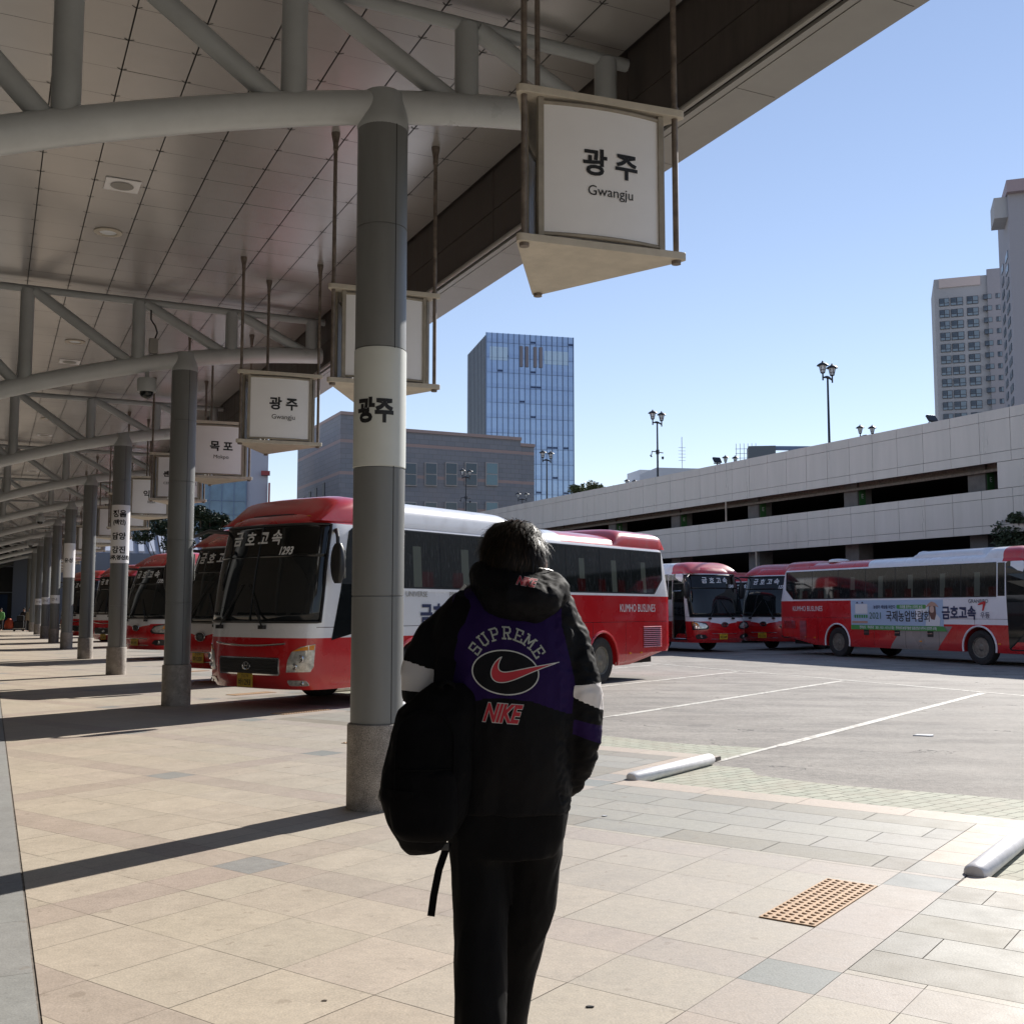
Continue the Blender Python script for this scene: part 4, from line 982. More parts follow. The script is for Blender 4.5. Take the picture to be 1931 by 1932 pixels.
        for x in (-4.5, -5.9, -7.3):
            h = side_poly(rrect(x - 0.12, x + 0.12, 0.76, 0.96, 0.02), sy, 0.006, sp, 'hatch_handle', M['black_plastic'], t)
            b = MB(); b.box((x, sy * 1.262, 0.86), (0.2, 0.012, 0.02)); b.build('bar', M['chrome'], h)
        for x in (-1.9, -4.9, -9.9, -10.4):
            b = MB(); b.box((x, sy * 1.252, 0.62), (0.09, 0.02, 0.04)); b.build('side_marker', M['amber'], t, bevel=0.004)
    return t
def bus_text(t, kind, num, plate=True):
    sp = kind
    sz = 0.255
    zt = 2.74 if kind == 'A' else 2.70
    for k, ch in enumerate('금호고속'):
        letters(ch, sz, lambda x, y, k=k: Vector((front(sp, -0.56 + k * 0.31 + x, zt + y, 0.026), -0.56 + k * 0.31 + x, zt + y)), M['ink_white'], t, bold=0.006, shear=0.12)
    if num: letters(num, 0.17, lambda x, y: Vector((front(sp, 0.62 + x, zt - 0.22 + y, 0.026), 0.62 + x, zt - 0.22 + y)), M['ink_white'], t, bold=0.006, shear=0.25, sx=0.85, name='fleet_number')
    zp = 0.49 if kind == 'A' else 0.60
    yp = -0.06
    pl = MB(); xx = front(sp, yp, zp) + 0.02; pl.box((xx, yp, zp), (0.012, 0.36, 0.23)); p = pl.build('licence_plate', M['plate_yellow'], t, bevel=0.005)
    letters('전남74', 0.065, lambda x, y: Vector((xx + 0.009, yp + x, zp + 0.068 + y)), M['ink'], p, name='plate_text')
    letters('바' + (num or '1200'), 0.125, lambda x, y: Vector((xx + 0.009, yp + x, zp - 0.03 + y)), M['ink'], p, name='plate_text', sx=0.8, bold=0.002)
busA = make_bus('A'); busB = make_bus('B')
def heading(dx, dy): return math.atan2(dy, dx)
SB_ = heading(-A.x, -A.y)
buses = [  # kind, x, y, heading, number, label
 ('A', -4.32, 17.92, SB_, '1293', 'red and white coach numbered 1293 facing the platform just behind the nearest column'),
 ('B', -6.75, 23.7, SB_, None, 'red and white coach directly left of coach 1293, half hidden by the second column'),
 ('B', -12.07, 35.1, SB_, '1395', 'red and white coach numbered 1395 seen between the second and third columns'),
 ('A', -17.3, 46.4, SB_, '1288', 'red and white coach seen between the third and fourth columns'),
 ('A', -21.6, 53.5, SB_, None, 'red roofed coach beyond the one between the third and fourth columns'),
 ('B', -25.2, 62.0, SB_, None, 'farthest coach nosing up to the platform, beside the fifth column'),
 ('B', 16.25, 30.8, heading(0.40, -0.917), None, 'red and white coach with a pale blue banner on its flank, at the right edge'),
 ('B', 8.25, 42.4, heading(-U.x, -U.y), '1549', 'red and white coach numbered 1549 facing us before the car park, door side visible'),
 ('B', 10.2, 44.4, heading(-math.sin(R(42)), -math.cos(R(42))), '1278', 'red and white coach numbered 1278 angled beside coach 1549'),
 ('A', 4.7, 40.6, heading(-U.x, -U.y), None, 'coach just showing past the tail of coach 1293'),
 ('B', 11.2, 54.5, heading(-math.sin(R(20)), -math.cos(R(20))), None, 'coach of which only the red roof shows between coaches 1549 and 1278'),
]
used = {'A': False, 'B': False}; BO = []
for kd, x, y, h, num, lb in buses:
    src = busA if kd == 'A' else busB
    if not used[kd]: o = src; used[kd] = True; o.location = (x, y, ZA); o.rotation_euler = (0, 0, h)
    else: o = dup(src, (x, y, ZA), h)
    o['label'] = lb; o.scale = (1.035,) * 3; BO.append((o, kd, num))
# per-bus lettering after copying, so each number stays on its own coach
for o, kd, num in BO: bus_text(o, kd, num)
# banner on the flank of the right-hand coach (its right side, sy = -1)
bb = BO[6][0]
M['banner_blue'] = mat('banner_blue', (0.40, 0.52, 0.68), 0.45); M['banner_green'] = mat('banner_green', (0.07, 0.30, 0.07), 0.45)
M['skin_print'] = mat('skin_print', (0.62, 0.42, 0.33), 0.5); M['brown_print'] = mat('brown_print', (0.16, 0.08, 0.06), 0.5); M['hat_print'] = mat('hat_print', (0.50, 0.30, 0.22), 0.5)
ban = side_poly([(-8.0, 0.94), (-2.95 - 1.0, 0.94), (-3.95, 1.90), (-8.0, 1.90)], -1, 0.012, 'B', 'advert_banner', M['banner_blue'], bb)
def flat_side(poly, off, name, m, par):
    b = MB(); b.add([Vector((x, -(1.252 + off), z)) for x, z in poly], [tuple(range(len(poly)))]); return b.build(name, m, par, fix=False)
flat_side([(-8.0, 0.94), (-3.80, 0.94), (-3.95, 1.09), (-8.0, 1.09)], 0.014, 'green_strip', M['banner_green'], ban)
bt = lambda cx, cz_: (lambda x, y: Vector((cx + x, -1.270, cz_ + y)))
letters('2021', 0.30, bt(-6.85, 1.40), M['ink_dgreen'], ban, bold=0.0)
letters('국제농업박람회', 0.37, bt(-5.42, 1.39), M['ink'], ban, bold=0.004, sx=0.80)
letters('농업이 세상을 바꾼다', 0.125, bt(-6.42, 1.68), M['navy'], ban, bold=0.003, sx=0.9)
flat_side(rrect(-5.88, -4.62, 1.62, 1.745, 0.05), 0.016, 'green_pill', M['banner_green'], ban)
letters('미래를 꿈꾸는 스마트 농업', 0.105, bt(-5.25, 1.682), M['ink_white'], ban, bold=0.002, sx=0.85)
letters('전라남도   주최주관   2021. 10.21.-10.31.(11일)   전라남도농업기술원 일원(전남 나주시 산포면 소재)', 0.105, bt(-5.9, 1.013), M['ink_white'], ban, bold=0.002, sx=0.78)
flat_side([(-7.75, 1.80), (-7.62, 1.80), (-7.685, 1.86)], 0.016, 'print_roof', M['navy'], ban); flat_side([(-7.5, 1.80), (-7.37, 1.80), (-7.435, 1.86)], 0.016, 'print_roof', M['navy'], ban)
flat_side(rrect(-7.78, -7.20, 1.46, 1.78, 0.02), 0.0155, 'print_card', M['ink_white'], ban)
for k in range(6): flat_side([(-7.82 + k * 0.11, 1.32), (-7.76 + k * 0.11, 1.32), (-7.75 + k * 0.11, 1.42), (-7.83 + k * 0.11, 1.42)], 0.016, 'print_tree', M['ink_green'], ban)
flat_side(rrect(-7.95, -7.2, 1.15, 1.22, 0.02), 0.016, 'print_field', M['hat_print'], ban)
flat_side(rrect(-4.98, -4.55, 1.50, 1.73, 0.02), 0.015, 'print_tablet', M['ink_white'], ban)
flat_side(rrect(-5.08, -4.84, 1.30, 1.60, 0.02), 0.0165, 'print_phone', M['sign_panel'], ban)
flat_side([(-4.66, 1.10), (-4.10, 1.10), (-4.05, 1.32), (-4.2, 1.46), (-4.45, 1.48), (-4.62, 1.36)], 0.0165, 'print_shirt', M['ink_white'], ban)
flat_side([(-4.47, 1.40), (-4.42, 1.30), (-4.28, 1.28), (-4.22, 1.45), (-4.25, 1.74), (-4.50, 1.74), (-4.50, 1.50)], 0.0175, 'print_hair', M['brown_print'], ban)
flat_side(rrect(-4.47, -4.30, 1.50, 1.70, 0.07), 0.0185, 'print_face', M['skin_print'], ban)
flat_side([(-4.66, 1.66), (-4.52, 1.78), (-4.40, 1.84), (-4.24, 1.80), (-4.10, 1.66), (-4.25, 1.70), (-4.5, 1.70)], 0.0195, 'print_hat', M['hat_print'], ban)
# open door of coach 1549 reads as a dark doorway with a pale edge
o1549 = BO[7][0]
b = MB(); b.tube([Vector((-0.70, -1.27, 0.5)), Vector((-1.55, -1.27, 0.5))], 0.015, 6); b.tube([Vector((-0.98, -1.27, 2.3)), Vector((-1.55, -1.27, 2.3)), Vector((-1.56, -1.27, 0.5))], 0.02, 6); b.build('door_edge', M['chrome'], o1549)
#@@CITY
# ============================================================ CAR PARK AND CITY
TP = 36.3; S_0, S_1 = -6.0, 128.0
cp = thing('car_park', 'two storey car park with grey panelled parapets and dark open decks behind the buses', 'car park', row(0, 0, 0), R(25.6))
def panel_mat():
    m = mat('parapet_panel', (0.48, 0.45, 0.415), 0.38, 0.1, var=0.04, vscale=0.5); return m
M['parapet'] = mat('parapet_panel', (0.57, 0.525, 0.485), 0.32, 0.2, var=0.09, vscale=1.1, stretch=(1, 1, 0.12), rvar=0.06)
for (z0, z1) in ((4.64, 6.42), (7.50, 9.65)):
    b = MB(); hgt = z1 - z0; rows_ = (z0, z0 + hgt * 0.19, z0 + hgt * 0.80, z1)
    n = int((S_1 - S_0) / 1.5)
    for i in range(n):
        s0 = S_0 + 1.5 * i
        for ra, rb in zip(rows_, rows_[1:]):
            dz = random.uniform(-0.002, 0.002)
            b.box(cn(s0 + 0.75, TP + 0.03 + dz, (ra + rb) / 2), (0.05, 1.484, rb - ra - 0.016), Matrix.Rotation(random.uniform(-0.0016, 0.0016), 3, 'Z'))
    b.build('parapet', M['parapet'], cp)
    b = MB(); b.box(cn((S_0 + S_1) / 2, TP + 0.12, (z0 + z1) / 2), (0.1, S_1 - S_0, z1 - z0 - 0.02)); b.build('parapet_core', M['dark'], cp)
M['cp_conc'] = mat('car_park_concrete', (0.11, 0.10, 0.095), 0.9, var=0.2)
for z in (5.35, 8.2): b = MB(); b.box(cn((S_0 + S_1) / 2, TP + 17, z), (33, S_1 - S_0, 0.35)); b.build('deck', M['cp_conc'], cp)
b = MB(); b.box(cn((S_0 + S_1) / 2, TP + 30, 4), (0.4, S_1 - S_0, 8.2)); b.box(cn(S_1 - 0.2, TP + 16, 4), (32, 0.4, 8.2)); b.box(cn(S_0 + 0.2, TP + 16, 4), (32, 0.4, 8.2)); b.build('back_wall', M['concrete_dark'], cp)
b = MB(); b.box(cn((S_0 + S_1) / 2, TP + 1.2, 7.62), (0.5, S_1 - S_0, 0.5)); b.box(cn((S_0 + S_1) / 2, TP + 0.7, 7.3), (0.12, S_1 - S_0, 0.12)); b.build('deck_beam', M['rod'], cp)
CP0, CPD, PIPE1, PIPE2 = 54.72, 7.42, 48.6, 46.1
CPS = [CP0 + CPD * k for k in range(-7, 10)]
M['cp_col'] = mat('car_park_column', (0.16, 0.15, 0.14), 0.8, var=0.2)
for i, s in enumerate(CPS):
    b = MB(); b.box(cn(s, TP + 1.3, 4.1), (0.9, 0.9, 8.1)); c_ = b.build('deck_column', M['cp_col'], cp)
    b = MB(); b.box(cn(s - 0.46, TP + 1.15, 6.95), (0.4, 0.02, 0.9)); b.build('green_band', M['green_mark'], c_)
    letters('E', 0.3, lambda x, y: cn(s - 0.475, TP + 1.15 + x, 7.0 + y), M['ink_white'], c_)
b = MB(); b.tube([cn(PIPE1, TP + 0.02, 6.40), cn(PIPE1, TP + 0.02, 7.52)], 0.05, 10); b.build('drain_pipe', M['pipe_beige'], cp)
b = MB(); b.tube([cn(PIPE2, TP + 0.05, -0.05), cn(PIPE2, TP + 0.05, 4.66)], 0.05, 10); b.build('drain_pipe', M['pipe_beige'], cp)
# solid bay at the right-hand end of the open slit
P = at(1880, 890, 40); s_end = 0
d0 = at(1880, 900, 1.0) - Vector((0, 0, H)); kk = TP / d0.dot(V); s_end = (d0 * kk).dot(U)
b = MB(); b.box(cn((S_0 + s_end) / 2, TP + 0.035, 6.96), (0.05, s_end - S_0, 1.06)); b.build('infill_panel', M['parapet'], cp)

# ------------------------------------------------------------ double lantern lamp posts on the car park roof
def make_lamp():
    t = thing('lamp_post', 'x', 'street lamp', (0, 0, 8.4), 0, 'double lantern lamp posts on the car park roof')
    hp = 4.35
    b = MB(); b.tube([(0, 0, 0), (0, 0, 0.5), (0, 0, 0.6), (0, 0, hp)], [0.11, 0.11, 0.07, 0.05], 12); b.build('post', M['black_iron'], t, smooth=True)
    b = MB(); pts = [Vector((-0.45 + 0.9 * k / 12, 0, hp + 0.0 - 0.10 * (abs(-0.45 + 0.9 * k / 12) / 0.45) ** 2)) for k in range(13)]
    b.tube(pts, [0.035 + 0.045 * (1 - abs(k - 6) / 6) for k in range(13)], 8)
    for sx in (-1, 1): b.tube([(sx * 0.45, 0, hp - 0.22), (sx * 0.45, 0, hp + 0.12)], 0.042, 8)
    b.build('arm', M['black_iron'], t, smooth=True)
    for sx in (-1, 1):
        l = D.objects.new('lantern', None); C.objects.link(l); l.parent = t; l.location = (sx * 0.45, 0, hp + 0.12)
        b = MB()
        for k in range(6):
            a = R(60 * k); b.tube([(math.cos(a) * 0.10, math.sin(a) * 0.10, 0.03), (math.cos(a) * 0.18, math.sin(a) * 0.18, 0.42)], 0.014, 5)
        b.lathe([(0.05, 0), (0.11, 0.03), (0.11, 0.06), (0.03, 0.06)], 6); b.lathe([(0.14, 0.18), (0.145, 0.2)], 6)
        b.build('cage', M['black_iron'], l)
        b = MB(); b.lathe([(0.09, 0.05), (0.165, 0.41)], 6); b.build('glass', M['lantern_glass'], l)
        b = MB(); b.lathe([(0.18, 0.41), (0.30, 0.42), (0.29, 0.45), (0.20, 0.52), (0.08, 0.58), (0.05, 0.60), (0.04, 0.64), (0.015, 0.68)], 18); b.build('cap', M['black_iron'], l, smooth=True)
    return t
def add_floodarm(t):
    b = MB(); b.tube([(-0.55, 0, 2.4), (0.55, 0, 2.4)], 0.035, 8); b.box((0, 0, 2.4), (0.16, 0.16, 0.3))
    b.tube([(-0.55, 0, 2.4), (-0.62, 0, 2.15)], 0.03, 6); b.lathe([(0.07, 2.15), (0.09, 2.05), (0.02, 1.95)], 10, (0.52, 0, 0)); b.build('camera_arm', M['black_iron'], t)
    b = MB(); b.box((-0.66, 0, 2.08), (0.16, 0.08, 0.06), Matrix.Rotation(R(40), 3, 'Y')); b.build('camera', M['black_iron'], t)
lamp = make_lamp()
lamps = [(1560, 712, 55.0, 0.75, 0, 'tallest lamp post with two lanterns, standing nearest above the car park parapet'), (1239, 797, 70.0, 0.75, 1, 'lamp post with two lanterns and a camera arm, left of the tallest one'),
         (1031, 868, 87.0, 0.75, 0, 'lamp post with two lanterns in front of the glass tower'), (879, 900, 101.0, 0.75, 1, 'lamp post with two lanterns and camera arm in front of the office windows'),
         (985, 942, 117.0, 0.2, 0, 'short looking lamp post with two lanterns between the office block and the glass tower'), (1189, 918, 112.0, 0.35, 0, 'lamp post whose two lanterns just clear the parapet beside a white building'),
         (1377, 876, 93.0, 0.2, 0, 'lamp post whose two lanterns just clear the parapet near the scaffolding'), (1633, 822, 77.0, 0.1, 0, 'lamp post whose two lanterns just clear the parapet right of the tallest one')]
for i, (x, y, Y, rz, arm, lb) in enumerate(lamps):
    P = at(x, y, Y); o = lamp if i == 0 else dup(lamp, label=lb)
    o.location = (P.x, P.y, P.z - 4.35); o.rotation_euler = (0, 0, rz); o['label'] = lb
for i, o in enumerate([q for q in C.objects if q.name.startswith('lamp_post')]):
    k = 0 if o is lamp else int(o.name.split('.')[1])
    if lamps[k][4]: add_floodarm(o)
def flood(x, y, Y, lb):
    P = at(x, y, Y); o = thing('floodlight', lb, 'floodlight', (P.x, P.y, P.z - 0.5), 0.4, 'floodlights on the parapet')
    b = MB(); b.box((0, 0, 0.62), (0.5, 0.1, 0.36), Matrix.Rotation(R(-35), 3, 'X')); b.build('head', M['black_iron'], o, bevel=0.01)
    b = MB(); b.tube([(0, 0, 0), (0, 0, 0.5)], 0.04, 8); b.box((0, 0, 0.42), (0.42, 0.06, 0.05)); b.build('bracket', M['black_iron'], o)
flood(1352, 872, 62, 'small black floodlight on the parapet beside two lanterns'); flood(1757, 795, 47, 'small black floodlight on the parapet below the apartment tower')

# ------------------------------------------------------------ office block with pink bands
def stone_mat():
    m = mat('office_stone', (0.2, 0.2, 0.21), 0.7); t = m.node_tree; p = t.nodes['Principled BSDF']; tc = nd(t, 'ShaderNodeTexCoord'); o = tc.outputs['Object']
    sp = nd(t, 'ShaderNodeSeparateXYZ'); t.links.new(o, sp.inputs[0]); Z = N(t, sp.outputs[2])
    band = ((Z * (1 / 3.9) + 0.42).op('FRACT')).lt(0.10)
    br = nd(t, 'ShaderNodeTexBrick'); br.inputs['Scale'].default_value = 1; br.inputs['Brick Width'].default_value = 1.2; br.inputs['Row Height'].default_value = 0.6; br.inputs['Mortar Size'].default_value = 0.02
    br.inputs['Color1'].default_value = (0.205, 0.215, 0.24, 1); br.inputs['Color2'].default_value = (0.235, 0.24, 0.262, 1); br.inputs['Mortar'].default_value = (0.15, 0.15, 0.155, 1)
    cb = nd(t, 'ShaderNodeCombineXYZ'); xy = N(t, sp.outputs[0]) + N(t, sp.outputs[1]); t.links.new(xy.o, cb.inputs[0]); t.links.new(Z.o, cb.inputs[1]); t.links.new(cb.outputs[0], br.inputs[0])
    col = mixc(t, band, br.outputs[0], (0.36, 0.265, 0.245)); n = noise_n(t, o, 0.15, 4); col = mixc(t, ((n - 0.5) * 1.5).mx(0).mn(0.4), col, (0.30, 0.25, 0.24)); t.links.new(col, p.inputs['Base Color']); return m
M['office_stone'] = stone_mat()
M['office_glass'] = mat('office_glass', (0.04, 0.06, 0.08), 0.06, 0.0, spec=0.8); M['office_glass_pale'] = mat('office_glass_pale', (0.16, 0.26, 0.30), 0.15)
M['win_frame'] = mat('window_frame', (0.40, 0.37, 0.36), 0.5)
P0 = at(643, 782, 130); S_of = P0.dot(U); T_of = P0.dot(V)
off = thing('office_block', 'grey stone office block with pink bands and square windows', 'building', row(0, 0, 0), R(25.6))
def t_on(x):     # across-coordinate of the image column x on the office front plane
    d = at(x, 1000, 1.0) - Vector((0, 0, H)); k = S_of / d.dot(U); return (d * k).dot(V)
def z_on(x, y, S=None):
    S = S or S_of; d = at(x, y, 1.0) - Vector((0, 0, H)); k = S / d.dot(U); return H + d.z * k
tR1, tR2, tR3 = t_on(700), t_on(983), t_on(1009)
zL = z_on(643, 782); zM = z_on(768, 815); zN = z_on(1000, 843)
dq = at(561, 900, 1.0) - Vector((0, 0, H)); kq = T_of / dq.dot(V); DL = (dq * kq).dot(U) - S_of     # depth of the left flank
b = MB()
b.box(cn(S_of + DL / 2, (T_of + tR1) / 2, zL / 2), (tR1 - T_of, DL, zL)); b.build('left_wing', M['office_stone'], off)
b = MB(); b.box(cn(S_of + 15.1, (tR1 + tR2) / 2, zM / 2), (tR2 - tR1, 30, zM)); b.build('main_block', M['office_stone'], off)
b = MB(); b.box(cn(S_of + 15.2, (tR2 + tR3) / 2, zN / 2), (tR3 - tR2, 30, zN)); b.build('low_block', M['office_stone'], off)
M['pink_cap'] = mat('pink_coping', (0.36, 0.27, 0.25), 0.7)
b = MB()
for (ta, tb, z, e) in ((T_of, tR1, zL, 0), (tR1, tR2, zM, 0.1), (tR2, tR3, zN, 0.2)): dl = DL if e == 0 else 30; b.box(cn(S_of + dl / 2 + e, (ta + tb) / 2, z + 0.2), (tb - ta + 0.1, dl + 0.3, 0.4))
b.build('coping', M['pink_cap'], off)
for ry, (y0, y1) in enumerate(((873, 917), (947, 990), (1020, 1062))):
    for cx_ in (696, 733, 773.5, 812, 850.5, 888, 927):
        z1, z0 = z_on(cx_, y0), z_on(cx_, y1); ta, tb = t_on(cx_ - 11.6), t_on(cx_ + 11.6); tm = (ta + tb) / 2
        b = MB(); b.box(cn(S_of - 0.02, tm, (z0 + z1) / 2), (tb - ta, 0.16, z1 - z0)); f = b.build('window', M['win_frame'], off)
        g = M['office_glass_pale'] if cx_ > 900 else M['office_glass']
        for za, zb_ in ((z0 + 0.12, (z0 + z1) / 2 - 0.06), ((z0 + z1) / 2 + 0.06, z1 - 0.12)):
            b = MB(); b.box(cn(S_of - 0.12, tm, (za + zb_) / 2), (tb - ta - 0.24, 0.06, zb_ - za)); b.build('pane', g, f)
M['win_slit'] = mat('slit_glass', (0.035, 0.04, 0.05), 0.5)
for k, (sd_, z0, z1, dark) in enumerate(((DL * 0.22, 10, 15.5, 1), (DL * 0.34, 13, 17.5, 0), (DL * 0.52, 13.5, 17.2, 1), (DL * 0.66, 14, 17, 0), (DL * 0.8, 9, 16.6, 1))):
    b = MB(); b.box(cn(S_of + sd_, T_of - 0.03, (z0 + z1) / 2), (0.1, 0.9, z1 - z0)); b.build('slit_window', M['win_slit'], off)

# ------------------------------------------------------------ glass tower
def curtain_mat():
    m = mat('curtain_wall', (0.10, 0.17, 0.30), 0.08, 0.6); t = m.node_tree; p = t.nodes['Principled BSDF']; tc = nd(t, 'ShaderNodeTexCoord'); o = tc.outputs['Object']
    sp = nd(t, 'ShaderNodeSeparateXYZ'); t.links.new(o, sp.inputs[0]); X, Z = N(t, sp.outputs[0]), N(t, sp.outputs[2])
    fl = ((Z * (1 / 3.35)).op('FRACT')); band = fl.lt(0.28)
    px = (X * (1 / 1.25)).op('FLOOR'); pz = (Z * (1 / 3.35)).op('FLOOR'); cb = nd(t, 'ShaderNodeCombineXYZ'); t.links.new(px.o, cb.inputs[0]); t.links.new(pz.o, cb.inputs[1])
    wn = nd(t, 'ShaderNodeTexWhiteNoise', noise_dimensions='2D'); t.links.new(cb.outputs[0], wn.inputs[0]); rnd = N(t, wn.outputs[0])
    col = mixc(t, rnd * 0.5, (0.36, 0.47, 0.66), (0.44, 0.56, 0.75)); col = mixc(t, band * 0.35, col, (0.28, 0.36, 0.54))
    vent = band * rnd.gt(0.86) * fl.gt(0.06) * fl.lt(0.2); col = mixc(t, vent, col, (0.05, 0.07, 0.13))
    t.links.new(col, p.inputs['Base Color'])
    wob = nd(t, 'ShaderNodeBump'); wob.inputs['Strength'].default_value = 0.06; wob.inputs['Distance'].default_value = 0.5; n = noise_n(t, o, 0.35, 3); t.links.new(n.o, wob.inputs['Height']); t.links.new(wob.outputs[0], p.inputs['Normal']); return m
M['curtain'] = curtain_mat(); M['tower_side'] = mat('tower_side', (0.20, 0.22, 0.25), 0.3, 0.3, var=0.1, vscale=0.2, stretch=(1, 1, 8)); M['mullion'] = mat('mullion', (0.12, 0.17, 0.27), 0.4, 0.4)
TY = 235.0; Pc = at(917, 627, TY); yaw = R(14)
gt = thing('glass_tower', 'tall blue glass office tower with vertical mullions against the sky', 'building', (Pc.x, Pc.y, 0), yaw)
Pr = at(1083, 635, TY); dirx = Vector((math.cos(yaw), math.sin(yaw)))
r1083 = (1083 - 965.5) / F; # solve width
wd = (r1083 * Pc.y - Pc.x) / (dirx.x - r1083 * dirx.y)
r881 = (881 - 965.5) / F; diry = Vector((-math.sin(yaw), math.cos(yaw))); dp = (r881 * Pc.y - Pc.x) / (diry.x - r881 * diry.y)
zt_ = Pc.z
b = MB(); b.box((wd / 2, 0.3 + 0.0, zt_ / 2), (wd, 0.6, zt_)); b.build('glass_front', M['curtain'], gt)
b = MB(); b.box((wd / 2, dp / 2 + 0.6, zt_ / 2 - 0.2), (wd - 0.02, dp, zt_ - 0.4)); b.build('tower_body', M['tower_side'], gt)
b = MB(); n = int(wd / 1.25)
for i in range(n + 1): b.box((i * wd / n, -0.10, zt_ / 2), (0.09 if i % 2 else 0.15, 0.18, zt_))
for k in range(int(zt_ / 3.35) + 1): b.box((wd / 2, -0.03, k * 3.35), (wd, 0.1, 0.07))
b.build('mullions', M['mullion'], gt)
b = MB()
for i in range(int(dp / 1.5)): b.box((-0.06, 1.0 + i * 1.5, zt_ / 2), (0.16, 0.2, zt_ - 1))
b.build('side_fins', M['tower_side'], gt)
b = MB()
M['crown_louvre'] = mat('crown_louvre', (0.20, 0.19, 0.22), 0.6)
for fx in (0.395, 0.46, 0.555, 0.62): b = MB(); b.box((wd * fx, -0.20, zt_ - 5.0), (0.7, 0.3, 4.6)); b.build('crown_louvre', M['crown_louvre'], gt)
M['crown_pane'] = mat('crown_pane', (0.50, 0.64, 0.76), 0.15, 0.3)
b = MB(); b.box((wd * 0.14, -0.02, zt_ - 4.6), (wd * 0.2, 0.12, 3.0)); b.build('crown_pane', M['crown_pane'], gt)
b = MB(); b.box((wd * 0.80, -0.02, zt_ - 4.9), (wd * 0.28, 0.12, 3.0)); b.build('crown_pane', M['crown_pane'], gt)
# ------------------------------------------------------------ apartment towers
M['apt'] = mat('apartment_wall', (0.39, 0.405, 0.43), 0.8, var=0.05, vscale=0.2); M['apt_d'] = mat('apartment_wall_recess', (0.30, 0.305, 0.34), 0.8, var=0.05)
M['apt_glass'] = mat('apartment_glass', (0.07, 0.10, 0.14), 0.3, var=0.5, vscale=0.7); M['apt_glass2'] = mat('apartment_glass_pale', (0.20, 0.27, 0.33), 0.3)
P1 = at(1760, 528, 265); ya = R(-19)
ap = thing('apartment_tower', 'grey apartment tower with columns of large windows at the right', 'building', (P1.x, P1.y, 0), ya)
rr = (1897 - 965.5) / F / 0.979; wda = (rr * P1.y - P1.x) / (math.cos(ya) - rr * math.sin(ya)); za = P1.z
b = MB(); b.box((wda / 2 + 4, 9, za / 2), (wda + 8, 18, za)); b.build('wall', M['apt'], ap)
x_ap = lambda x: (((x - 965.5) / F / 0.979) * P1.y - P1.x) / (math.cos(ya) - ((x - 965.5) / F / 0.979) * math.sin(ya))
xr0 = x_ap(1861.5)
b = MB(); b.box(((xr0 + wda) / 2, -0.3, za / 2 + 0.6), (wda - xr0, 1.0, za + 1.2)); b.build('recess_bay', M['apt_d'], ap)
proto = {}
def apt_window(w_, h_, kind):
    key = (round(w_, 2), round(h_, 2), kind)
    if key not in proto:
        b = MB(); b.box((0, 0, 0), (w_, 0.3, h_)); fr = b.build('window', M['win_dark'], None)
        b = MB()
        if kind == 'big':
            for (cx_, cz_, a, c, mi) in ((-w_ / 4, h_ * 0.18, w_ * 0.42, h_ * 0.52, 0), (w_ / 4, h_ * 0.18, w_ * 0.42, h_ * 0.52, 1), (-w_ / 4, -h_ * 0.3, w_ * 0.42, h_ * 0.28, 1), (w_ / 4, -h_ * 0.3, w_ * 0.42, h_ * 0.28, 1)): b.box((cx_, -0.18, cz_), (a, 0.06, c), mi=mi)
        else:
            b.box((-w_ / 4, -0.18, 0), (w_ * 0.42, 0.06, h_ * 0.84), mi=0); b.box((w_ / 4, -0.18, 0), (w_ * 0.42, 0.06, h_ * 0.84), mi=1)
        p_ = b.build('pane', [M['apt_glass'], M['apt_glass2']], fr); proto[key] = (fr, p_); return fr
    fr, p_ = proto[key]; o = fr.copy(); C.objects.link(o); q = p_.copy(); C.objects.link(q); q.parent = o; return o
M['win_dark'] = mat('window_dark_frame', (0.06, 0.065, 0.08), 0.5)
for fl in range(16):
    z = za - 5.4 - fl * 2.95
    for (xc, ww, hh, kd) in ((1786.5, 27, 2.2, 'big'), (1824, 35, 2.2, 'big'), (1870.5, 0, 0, '')):
        pass
    for (x0_, x1_, hh, kd, dz) in ((1772, 1800, 2.2, 'big', 0), (1806, 1842, 2.2, 'big', 0), (1854, 1888, 2.2, 'big', 0)):
        pass
# image columns of the windows (measured): two pairs of large ones, then two columns of small ones on the recessed bay
cols = [(1773, 1800, 2.15, 'big', -0.02), (1806, 1842, 2.15, 'big', -0.02), (1853.5, 1887, 2.15, 'big', -0.02)]
sx = 0.2394  # crop to full scale factor used when measuring
def cx2(c): return 1468.7 + c * sx
cols = [(cx2(1260), cx2(1338), 'big'), (cx2(1350), cx2(1447), 'big'), (cx2(1478), cx2(1568), 'big'), (cx2(1604), cx2(1672), 'sm'), (cx2(1703), cx2(1738), 'sm')]
for fl in range(15):
    z = za - 6.0 - fl * 2.9
    for (xa, xb, kd) in cols:
        wa, wb = x_ap(xa), x_ap(xb); big = kd == 'big'
        o = apt_window(wb - wa, 2.0 if big else 1.25, kd); o.parent = ap; o.location = ((wa + wb) / 2, -0.02 if big else -0.72, z + (0 if big else 0.35))
b = MB(); b.box((x_ap(cx2(1425)), -0.1, za - 1.2), (x_ap(cx2(1590)) - x_ap(cx2(1262)), 0.5, 2.3)); b.build('roof_balcony', mat('pale_balcony', (0.55, 0.48, 0.46), 0.5), ap)
P2 = at(1899, 366, 225)
ap2 = thing('apartment_tower', 'taller lilac grey apartment tower cut by the right edge of the picture', 'building', (P2.x, P2.y, 0), R(-19))
b = MB(); b.box((14, 11, P2.z / 2), (28, 22, P2.z)); b.build('wall', mat('apartment_lilac', (0.32, 0.325, 0.37), 0.8), ap2)
